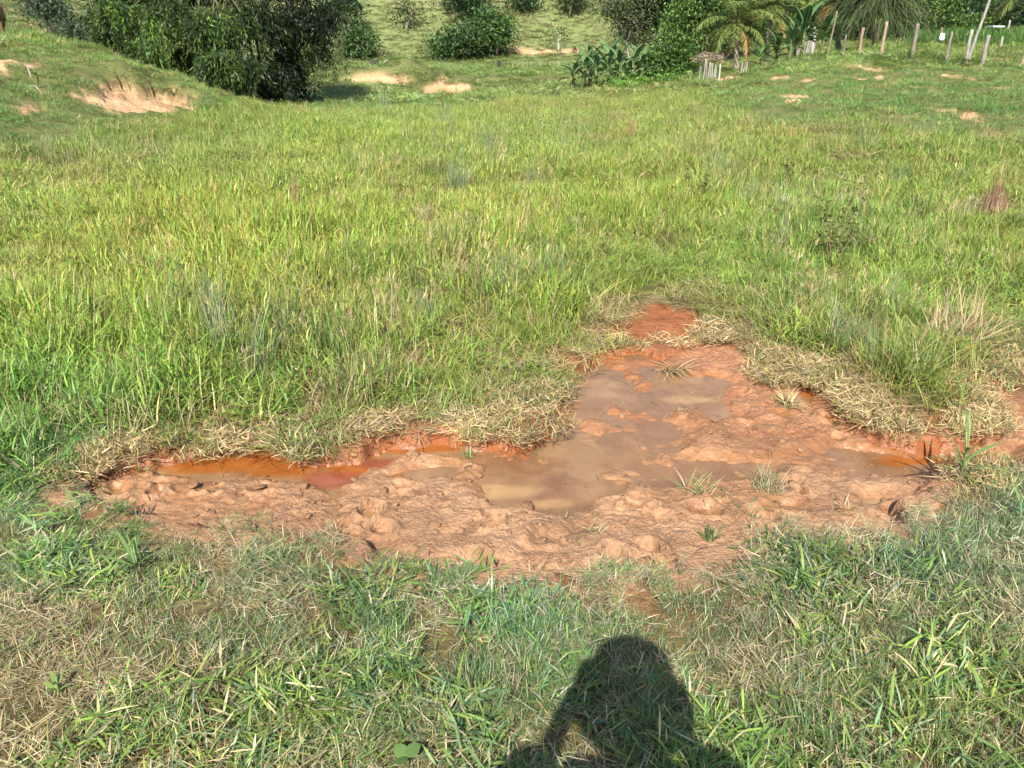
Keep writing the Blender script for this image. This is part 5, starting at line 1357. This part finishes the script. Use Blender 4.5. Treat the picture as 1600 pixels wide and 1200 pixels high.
tuft('seed_plume', 'faint pinkish plume in the meadow below the bananas', 'seed plume', 985, 226, 50, .06, (.4, .62), (.005, .01), (.0, .2), (0, .3), RUS, [.3, .3, .1, .3], 624, 5)
tuft('green_tussock', 'arching green sedge tussock at the right back rim of the mud', 'tussock', 1408, 600, 260, .13, (.22, .46), (.004, .008), (.05, .75), (.3, 1.3), [(.14, .20, .04), (.2, .24, .05), (.34, .29, .12), (.10, .15, .035)], [.4, .25, .15, .2], 625, 3)
tuft('straw_tussock', 'spiky bleached straw tussock near the right frame edge', 'tussock', 1492, 545, 240, .16, (.2, .52), (.005, .010), (.4, 1.35), (-.1, .5), [(.36, .28, .15), (.30, .23, .12), (.42, .33, .19), BROWN], [.4, .3, .2, .1], 626, 3, az=(.6, 1.3))
tuft('straw_tussock', 'flattened straw bunch lying across the back of the puddle', 'straw', 1050, 572, 160, .06, (.07, .2), (.004, .008), (.8, 1.5), (.1, .8), [STRAW, TAN, (.36, .34, .14)], [.5, .35, .15], 627, on_mud=True, az=(-1.4, .9))
tuft('straw_tussock', 'bent two-tone grass bunch standing in the right of the mud', 'tussock', 1232, 634, 70, .03, (.07, .16), (.004, .009), (.2, 1.0), (.6, 1.6), [STRAW, (.2, .24, .08), TAN, BROWN], [.35, .35, .2, .1], 628, on_mud=True)
tuft('mud_tuft', 'grey-green cushion of fine grass on the mud right of centre', 'tussock', 1200, 762, 230, .065, (.05, .12), (.002, .004), (.1, .9), (.2, 1.0), [(.20, .21, .10), (.30, .26, .14), (.42, .34, .2), (.15, .18, .08)], [.3, .3, .25, .15], 629, on_mud=True)
tuft('mud_tuft', 'straw and green grass bunch at the near edge of the central puddle', 'tussock', 1092, 768, 130, .06, (.05, .15), (.003, .006), (.5, 1.45), (.3, 1.3), [STRAW, (.18, .24, .07), TAN, (.11, .18, .05)], [.3, .3, .2, .2], 630, on_mud=True)
tuft('mud_tuft', 'small green sprig on the mud tongue left of centre', 'sprig', 733, 706, 22, .02, (.04, .09), (.004, .008), (.2, 1.1), (.1, .8), [(.13, .2, .06), TAN], [.7, .3], 631, on_mud=True)
tuft('mud_tuft', 'little withered sprig on the mud in front of the yellow puddle', 'sprig', 925, 838, 26, .025, (.03, .07), (.003, .006), (.2, 1.3), (.1, .8), [TAN, STRAW, (.16, .18, .08)], [.4, .3, .3], 632, on_mud=True)
tuft('mud_tuft', 'dark green leafy sprig on the mud below the cushion tuft', 'sprig', 1172, 805, 30, .03, (.04, .11), (.006, .011), (.3, 1.2), (.2, .9), [(.09, .15, .05), (.13, .2, .07), TAN], [.5, .3, .2], 633, on_mud=True)
tuft('mud_tuft', 'upright green sprig near the front right rim of the mud', 'sprig', 1108, 845, 22, .02, (.05, .11), (.006, .012), (.1, .7), (.2, .7), [(.10, .17, .06), (.14, .22, .07)], [.5, .5], 634, on_mud=True)
tuft('mud_tuft', 'small sprig on the mud right of the cushion tuft', 'sprig', 1318, 795, 20, .03, (.03, .07), (.004, .008), (.4, 1.3), (.1, .8), [(.14, .19, .06), TAN, STRAW], [.5, .25, .25], 635, on_mud=True)
tuft('mud_tuft', 'tiny green shoot in the left shallow puddle', 'sprig', 222, 738, 9, .012, (.03, .06), (.005, .008), (.1, .9), (.2, .8), [(.12, .2, .05)], [1], 636, on_mud=True)
tuft('mud_tuft', 'thin sprig with straw on the front left mud', 'sprig', 512, 838, 34, .04, (.04, .1), (.003, .006), (.3, 1.3), (.1, .8), [(.15, .2, .08), TAN, STRAW], [.5, .25, .25], 637, on_mud=True)
tuft('straw_tussock', 'pale stubble tuft sticking over the left puddle rim', 'tussock', 480, 700, 150, .12, (.05, .13), (.005, .009), (.3, 1.3), (.2, 1.2), [STRAW, (.44, .40, .26), TAN], [.4, .35, .25], 638, 2)

def weed(name, label, cat, px, py, specs, seed, on_mud=False, dmin=1.2, prof='leaf', stemh=.12, col=(.13, .2, .06)):
    """upright weed: stem with separately built leaves (azimuth, length, width, lean, curl, height)"""
    g = np.random.default_rng(seed)
    if on_mud: p = flat(px, py, -.09); h = np.array([p[0], p[1], mud_z(p[0], p[1]) - .005])
    else: h = hit(px, py, dmin)
    root = empty(name, tuple(h), label, cat)
    mb = MB(); tube(mb, [(0, 0, -.01), (.004, 0, stemh * .5), (0, .004, stemh)], [.004, .0035, .002], 6, np.asarray(col) * 1.1); mb.obj('stem', M_TUFT, root)
    for (a, L, W, le, cu, z) in specs:
        mb = MB(); blades(mb, np.zeros((1, 3)), a, L, W, le, cu, np.asarray(col) * g.uniform(.8, 1.25), 6, g.uniform(-.3, .3), prof)
        o = mb.obj('leaf', M_TUFT, root); o.location = (0, 0, z)
weed('broadleaf_grass', 'green broad-bladed grass plant at the right front rim of the mud', 'grass plant', 1498, 752, [(.2, .18, .016, .8, .8, .08), (1.2, .2, .015, .4, .5, .10), (2.6, .2, .017, .9, .7, .07), (3.4, .19, .015, 1.1, .6, .09), (5.0, .13, .015, .8, .9, .06), (4.2, .12, .014, .5, 1.0, .12), (1.8, .17, .013, .15, .4, .14), (2.9, .12, .013, 1.2, .6, .04), (.8, .14, .014, 1.0, .8, .04), (5.6, .15, .014, .9, .7, .05), (3.8, .16, .013, .7, .8, .1), (.1, .12, .012, 1.2, .5, .03), (4.7, .11, .013, 1.1, .6, .03), (2.2, .15, .014, .6, .7, .09), (1.5, .13, .013, .9, .9, .06), (5.2, .14, .013, .4, .6, .12)], 700, dmin=1.5, stemh=.16)
weed('broadleaf_grass', 'pale broad-bladed grass plant left in the near grass', 'grass plant', 215, 905, [(.4, .13, .014, 1.0, .6, .05), (1.9, .12, .015, .9, .4, .04), (3.1, .14, .014, 1.1, .5, .05), (4.6, .1, .013, .8, .9, .06), (2.5, .12, .012, .5, .5, .07)], 701)
weed('round_leaf_weed', 'round-leaved weed at the bottom frame edge left of the shadow', 'weed', 636, 1204, [(.6, .042, .034, 1.0, .5, .045), (2.4, .042, .034, 1.1, .4, .04), (4.2, .035, .028, 1.2, .3, .045)], 702, stemh=.05, col=(.085, .15, .04))
weed('round_leaf_weed', 'light green two-leaved seedling in the near grass at lower left', 'weed', 92, 1090, [(.3, .042, .014, .9, .5, .02), (1.6, .045, .014, .8, .5, .03), (2.9, .04, .013, .9, .5, .025), (4.4, .038, .014, .9, .5, .03), (5.3, .035, .012, .6, .4, .045), (2.2, .03, .011, .5, .4, .05)], 703, stemh=.05, col=(.15, .22, .055))
for i, (px, py, hh, lab) in enumerate(((1292, 420, .55, 'largest dark leafy weed in the right meadow'), (1235, 300, .5, 'small leafy weed with yellow-green tips, behind the dark one'), (1090, 330, .45, 'slim leafy weed left of the dark meadow weed'), (1345, 330, .4, 'low leafy weed right of the dark meadow weed'))):
    g = np.random.default_rng(720 + i); h = hit(px, py, 4)
    root = empty('leafy_weed', tuple(h), lab, 'weed', 'leafy weeds in the right meadow')
    st = MB(); lf = MB()
    for k in range(9 if i == 0 else 4):
        a = g.uniform(0, 6.28); t = np.linspace(0, 1, 6)[:, None]; e = np.array([math.cos(a) * .16, math.sin(a) * .16, hh * g.uniform(.7, 1.15)])
        b0 = np.r_[g.uniform(-.06, .06, 2), 0]; p = b0 + e * t
        tube(st, p, np.linspace(.005, .002, 6), 5, (.16, .12, .06))
        m = 34; q = g.uniform(.25, 1, m)[:, None]; P = b0 + e * q
        leaves(lf, P, g.normal(0, 1, (m, 3)) * np.array([1, 1, .5]) + np.array([0, 0, .4]), g.uniform(.03, .06, m), g.uniform(.014, .024, m), palette(m, [(.07, .11, .03), (.12, .16, .035), (.2, .2, .05)], [.5, .3, .2], .2, g), g)
    st.obj('stem', M_BARK, root); lf.obj('foliage', M_TUFT, root)

# ------------------------------------------------------------------ animals
def plain_mat(name, c, rough=.7, noise=.15, c2=None, scale=3.0):
    m, nt, out = newmat(name)
    tc = N(nt, 'ShaderNodeTexCoord'); nz = N(nt, 'ShaderNodeTexNoise', ins={'Scale': scale, 'Detail': 5.0})
    nt.links.new(tc.outputs['Object'], nz.inputs['Vector'])
    cr = N(nt, 'ShaderNodeValToRGB'); c2 = c2 or tuple(v * (1 + 2 * noise) for v in c)
    cr.color_ramp.elements[0].position = .4; cr.color_ramp.elements[1].position = .6
    cr.color_ramp.elements[0].color = (*c, 1); cr.color_ramp.elements[1].color = (*c2, 1)
    p = N(nt, 'ShaderNodeBsdfPrincipled', ins={'Roughness': rough, 'Specular IOR Level': .3})
    nt.links.new(nz.outputs[0], cr.inputs[0]); nt.links.new(cr.outputs[0], p.inputs['Base Color']); nt.links.new(p.outputs[0], out.inputs[0])
    return m

def skin(name, verts, edges, mat, parent=None, root=0, sub=2):
    me = bpy.data.meshes.new(name); me.from_pydata([v[:3] for v in verts], edges, [])
    o = bpy.data.objects.new(name, me); COL.objects.link(o); o.parent = parent
    o.modifiers.new('skin', 'SKIN'); ly = me.skin_vertices[0] if len(me.skin_vertices) else None
    for i, v in enumerate(verts):
        r = v[3]; ly.data[i].radius = (r, r) if not isinstance(r, tuple) else r
        ly.data[i].use_root = (i == root)
    sb = o.modifiers.new('smooth', 'SUBSURF'); sb.levels = sub; sb.render_levels = sub
    for md in o.modifiers:
        if md.type == 'SKIN': md.use_smooth_shade = True
    me.materials.append(mat)
    return o

def cow(label, loc, rz, mat, grazing=False, scale=1.0, horn=True, group=None, cat='cow', name='cow'):
    root = empty(name, tuple(loc), label, cat, group, rz); root.scale = (scale,) * 3
    hd = [(.95, 0, 1.22, .17), (1.18, 0, 1.38, .13), (1.32, 0, 1.28, .105), (1.5, 0, 1.10, .075)] if not grazing else [(.95, 0, .95, .16), (1.18, 0, .55, .13), (1.28, 0, .36, .105), (1.38, 0, .12, .075)]
    v = [(-.25, 0, 1.00, (.34, .38)), (-.72, 0, 1.08, (.27, .28)), (.25, 0, .98, (.34, .38)), (.66, 0, 1.06, (.26, .29))] + hd
    e = [(0, 1), (0, 2), (2, 3), (3, 4), (4, 5), (5, 6), (6, 7)]
    for sx in (-1, 1):
        n = len(v)
        v += [(.58, .17 * sx, .72, .12), (.60, .18 * sx, .40, .062), (.58, .18 * sx, .12, .048), (.61, .18 * sx, .02, .058)]; e += [(3, n), (n, n + 1), (n + 1, n + 2), (n + 2, n + 3)]
        n = len(v)
        v += [(-.66, .19 * sx, .74, .15), (-.58, .19 * sx, .56, .10), (-.82, .19 * sx, .42, .06), (-.76, .19 * sx, .12, .048), (-.72, .19 * sx, .02, .058)]; e += [(1, n), (n, n + 1), (n + 1, n + 2), (n + 2, n + 3), (n + 3, n + 4)]
    skin('body', v, e, mat, root)
    pl = np.array(hd[1][:3])
    for sx in (-1, 1):
        mb = MB(); blades(mb, np.array([[0, 0, 0.]]), sx * 1.57, .2, .12, 1.5, .5, (.75, .62, .5), 5, .2, 'leaf'); o = mb.obj('ear', M_HIDE, root); o.location = tuple(pl + np.array([-.02, .10 * sx, .02]))
        if horn:
            mb = MB(); tube(mb, [(0, 0, 0), (.01, .07 * sx, .04), (.02, .10 * sx, .12)], [.022, .018, .006], 6, (.6, .55, .45)); o = mb.obj('horn', M_HIDE, root); o.location = tuple(pl + np.array([0, .06 * sx, .10]))
    mb = MB(); tube(mb, [(-.95, 0, 1.18), (-1.04, 0, 1.0), (-1.06, 0, .7), (-1.05, 0, .5)], [.03, .022, .018, .035], 6, (.12, .08, .05)); mb.obj('tail', M_HIDE, root)
    return root
H_BROWN = plain_mat('brown_hide', (.14, .055, .030), c2=(.19, .08, .045)); H_BLACK = plain_mat('black_hide', (.022, .018, .016)); H_WHITE = plain_mat('white_hide', (.62, .58, .52)); H_RED = plain_mat('red_hide', (.09, .035, .02))
def on(px, d, z=None):
    x = ray(px, 90)[0] * d; return (x, d, T1(x, d) if z is None else z)
cow('brown cow with white ears peering in at the left frame edge', on(8, 37.0), R(-62), H_BROWN, scale=.95)
cow('dark animal grazing beside the far fence below the round hillside shrub', on(585, 112), R(178), H_BLACK, True, .85, False, 'cattle grazing far down the valley')
cow('white animal grazing by the far fence right of the dark one', on(605, 113), R(70), H_WHITE, True, .8, False, 'cattle grazing far down the valley')
cow('tiny dark animal in the open valley below the hillside pair of trees', on(780, 114), R(85), H_BLACK, True, .75, False, 'cattle grazing far down the valley')
p = hit(898, 82, 120); cow('tiny red-brown animal at the foot of the hill above the bananas', tuple(p), R(60), H_RED, True, .7, False, 'cattle grazing far down the valley')

# ------------------------------------------------------------------ sack on a post, low roof in the crop
p = at(1470, 62, 52); z = T1(p[0], p[1]); s = mpp(52)
g = np.random.default_rng(800)
zt = at(1470, 52, 52)[2] - z; zb = at(1470, 64, 52)[2] - z
mb = MB(); t = np.linspace(0, 1, 8)[:, None]; tube(mb, np.array([0, -.07, zb]) + np.array([.02, 0, zt - zb]) * t, np.array([.11, .15, .165, .16, .155, .15, .14, .12]), 10, (.80, .80, .82), wob=.08, seed=3)
o_ = mb.obj('sack', M_SACK); o_.location = (p[0], p[1], z); tag(o_, 'white sack hung on a brown post at the edge of the crop', 'sack')
o_ = post_mesh(g, at(1470, 43, 52)[2] - z, .06, (0, 0), (.34, .22, .16)).obj('fence_post', M_WOOD); o_.location = (p[0] + .02, p[1] + .13, z); tag(o_, 'brown post behind the white sack at the edge of the crop', 'fence post')
p = at(1548, 46, 66); z = T1(p[0], p[1]); s = mpp(66)
root = empty('low_shed', (p[0], p[1], z), 'low grey flat-roofed shed with a white front edge behind the crop', 'shed')
zr = max(at(1548, 45, 66)[2] - z, .9)
mb = MB(); w, dp = 15 * s * .5 * 1.3, .9
def box(mb, x0, x1, y0, y1, z0, z1, col):
    V = [(x, y, z_) for z_ in (z0, z1) for y in (y0, y1) for x in (x0, x1)]
    mb.add(V, [(0, 2, 3, 1), (4, 5, 7, 6), (0, 1, 5, 4), (2, 6, 7, 3), (0, 4, 6, 2), (1, 3, 7, 5)], None, col)
box(mb, -w, w, -dp, dp, zr - .02, zr + .02, (.38, .40, .44)); rf = mb.obj('roof', M_METAL, root); rf.rotation_euler = (R(-6), 0, 0); rf.location = (0, 0, 0)
mb = MB(); box(mb, -w * .8, w * 1.02, -dp - .06, -dp - .003, zr - .03, zr + .09, (.82, .84, .88)); mb.obj('edge_board', M_METAL, root)
for sx in (-.9, .9):
    for sy in (-.8, .8):
        o = post_mesh(g, zr, .04, (0, 0), (.3, .25, .2), 6).obj('post', M_WOOD, root); o.location = (sx * w, sy * dp, 0)
mb = MB(); box(mb, -w * .88, w * .88, dp * .7, dp * .74, 0, zr - .1, (.36, .35, .34)); mb.obj('back_wall', M_METAL, root)

# ------------------------------------------------------------------ the photographer, standing behind the camera, casting the shadow
def photographer():
    root = empty('person', (0, 0, 0), 'photographer in a dark shirt and brimmed hat whose shadow falls on the near grass', 'person')
    y0 = -.275
    SK = plain_mat('person_skin', (.30, .17, .11), .55, .05); SH = plain_mat('dark_shirt', (.05, .07, .12), .9, .1); TR = plain_mat('blue_trousers', (.06, .08, .14), .9, .1); CAP = plain_mat('cap_cloth', (.08, .07, .06), .9, .1); BOOT = plain_mat('boot_rubber', (.03, .03, .03), .5, .1); PH = plain_mat('phone_case', (.02, .02, .022), .35, .02)
    v = [(0, y0 - .03, .98, (.15, .11)), (0, y0 - .03, 1.18, (.14, .10)), (0, y0 - .01, 1.36, (.17, .11)), (0, y0 + .0, 1.46, .055), (0, y0 + .03, 1.53, .055), (0, y0 + .04, 1.61, (.080, .095)), (0, y0 + .035, 1.69, (.077, .09)), (0, y0 + .03, 1.745, .05)]
    e = [(0, 1), (1, 2), (2, 3), (3, 4), (4, 5), (5, 6), (6, 7)]
    for sx in (-1, 1):
        n = len(v)
        v += [(.17 * sx, y0, 1.40, .062), (.245 * sx, y0 + .04, 1.27, .05), (.27 * sx, y0 + .08, 1.16, .043), (.20 * sx, y0 + .13, 1.33, .036), (.125 * sx, -.065, 1.49, .026), (.105 * sx, -.05, 1.53, (.026, .02))]
        e += [(2, n), (n, n + 1), (n + 1, n + 2), (n + 2, n + 3), (n + 3, n + 4), (n + 4, n + 5)]
        n = len(v)
        v += [(.10 * sx, y0 - .03, .90, .095), (.12 * sx, y0 - .01, .50, .06), (.13 * sx, y0 - .04, .28, .055), (.13 * sx, y0 - .05, .09, .038), (.14 * sx, y0 + .02, .04, .04), (.15 * sx, y0 + .12, .03, .03)]
        e += [(0, n), (n, n + 1), (n + 1, n + 2), (n + 2, n + 3), (n + 3, n + 4), (n + 4, n + 5)]
    skin('body', v, e, SK, root)
    tor = [(0, y0 - .03, .96, (.185, .135)), (0, y0 - .03, 1.18, (.195, .135)), (0, y0 - .01, 1.36, (.215, .14)), (0, y0 - .005, 1.44, .10)]
    te = [(0, 1), (1, 2), (2, 3)]
    for sx in (-1, 1):
        n = len(tor); tor += [(.18 * sx, y0, 1.40, .085), ((.28 + .03 * (sx > 0)) * sx, y0 + .04, 1.27, .10), ((.32 + .05 * (sx > 0)) * sx, y0 + .08, 1.16, .105), (.235 * sx, y0 + .11, 1.30, .098), (.165 * sx, y0 + .15, 1.42, .07)]; te += [(2, n), (n, n + 1), (n + 1, n + 2), (n + 2, n + 3), (n + 3, n + 4)]
    skin('shirt', tor, te, SH, root)
    lg = [(0, y0 - .03, .97, (.16, .12))]; le = []
    for sx in (-1, 1):
        n = len(lg); lg += [(.10 * sx, y0 - .03, .88, .11), (.12 * sx, y0 - .01, .50, .078), (.13 * sx, y0 - .04, .15, .065)]; le += [(0, n), (n, n + 1), (n + 1, n + 2)]
    skin('trousers', lg, le, TR, root)
    for sx in (-1, 1):
        skin('boot', [(.13 * sx, y0 - .06, .16, .06), (.13 * sx, y0 - .06, .06, .055), (.15 * sx, y0 + .13, .045, .042)], [(0, 1), (1, 2)], BOOT, root)
        skin('ear', [(.082 * sx, y0 + .03, 1.62, .014), (.088 * sx, y0 + .022, 1.645, .016), (.084 * sx, y0 + .03, 1.665, .01)], [(0, 1), (1, 2)], SK, root, sub=1)
        skin('eye', [(.032 * sx, y0 + .122, 1.645, .011), (.032 * sx, y0 + .126, 1.646, .010)], [(0, 1)], plain_mat('eye', (.5, .48, .45), .2, .02), root, sub=1)
        # four fingers behind and over the phone, thumb along its lower edge
        for k in range(4):
            zf = 1.575 - .016 * k
            skin('finger', [(.105 * sx, -.05, zf - .012, .0095), (.098 * sx, -.022, zf, .009), (.078 * sx, -.010 - .003 * (k % 2), zf + .004, .008), (.058 * sx, -.0155, zf + .004, .007)], [(0, 1), (1, 2), (2, 3)], SK, root, sub=1)
        skin('thumb', [(.10 * sx, -.055, 1.515, .012), (.086 * sx, -.045, 1.522, .0105), (.062 * sx, -.041, 1.532, .009)], [(0, 1), (1, 2)], SK, root, sub=1)
    skin('nose', [(0, y0 + .125, 1.64, .010), (0, y0 + .145, 1.612, .015)], [(0, 1)], SK, root, sub=1)
    skin('mouth', [(-.022, y0 + .125, 1.578, .006), (0, y0 + .132, 1.58, .008), (.022, y0 + .125, 1.578, .006)], [(0, 1), (1, 2)], plain_mat('lips', (.28, .11, .09), .5, .02), root, sub=1)
    hb = MB(); pr = [(.160, 1.65), (.145, 1.668), (.118, 1.690), (.114, 1.74), (.106, 1.782), (.075, 1.803), (.005, 1.806)]
    hb2 = [(x_, z_ - .008) for x_, z_ in pr][::-1]; prof = pr + [(max(x_ - .006, .003), z_) for x_, z_ in hb2]
    aa = np.arange(20) / 20 * 2 * np.pi
    V = np.array([[(r_ * math.cos(a_), r_ * 1.12 * math.sin(a_) + y0 + .035, z_) for a_ in aa] for r_, z_ in prof]).reshape(-1, 3)
    Q = [(i * 20 + j, i * 20 + (j + 1) % 20, (i + 1) * 20 + (j + 1) % 20, (i + 1) * 20 + j) for i in range(len(prof) - 1) for j in range(20)]
    hb.add(V, Q, None, (.1, .09, .08)); hb.obj('hat', CAP, root)
    mb = MB(); box(mb, -.081, .081, -.036, -.026, 1.512, 1.588, (.5, .5, .5)); ph = mb.obj('phone', PH); tag(ph, 'black phone held up in both hands by the photographer', 'phone')
    ph.name = 'phone'
photographer()
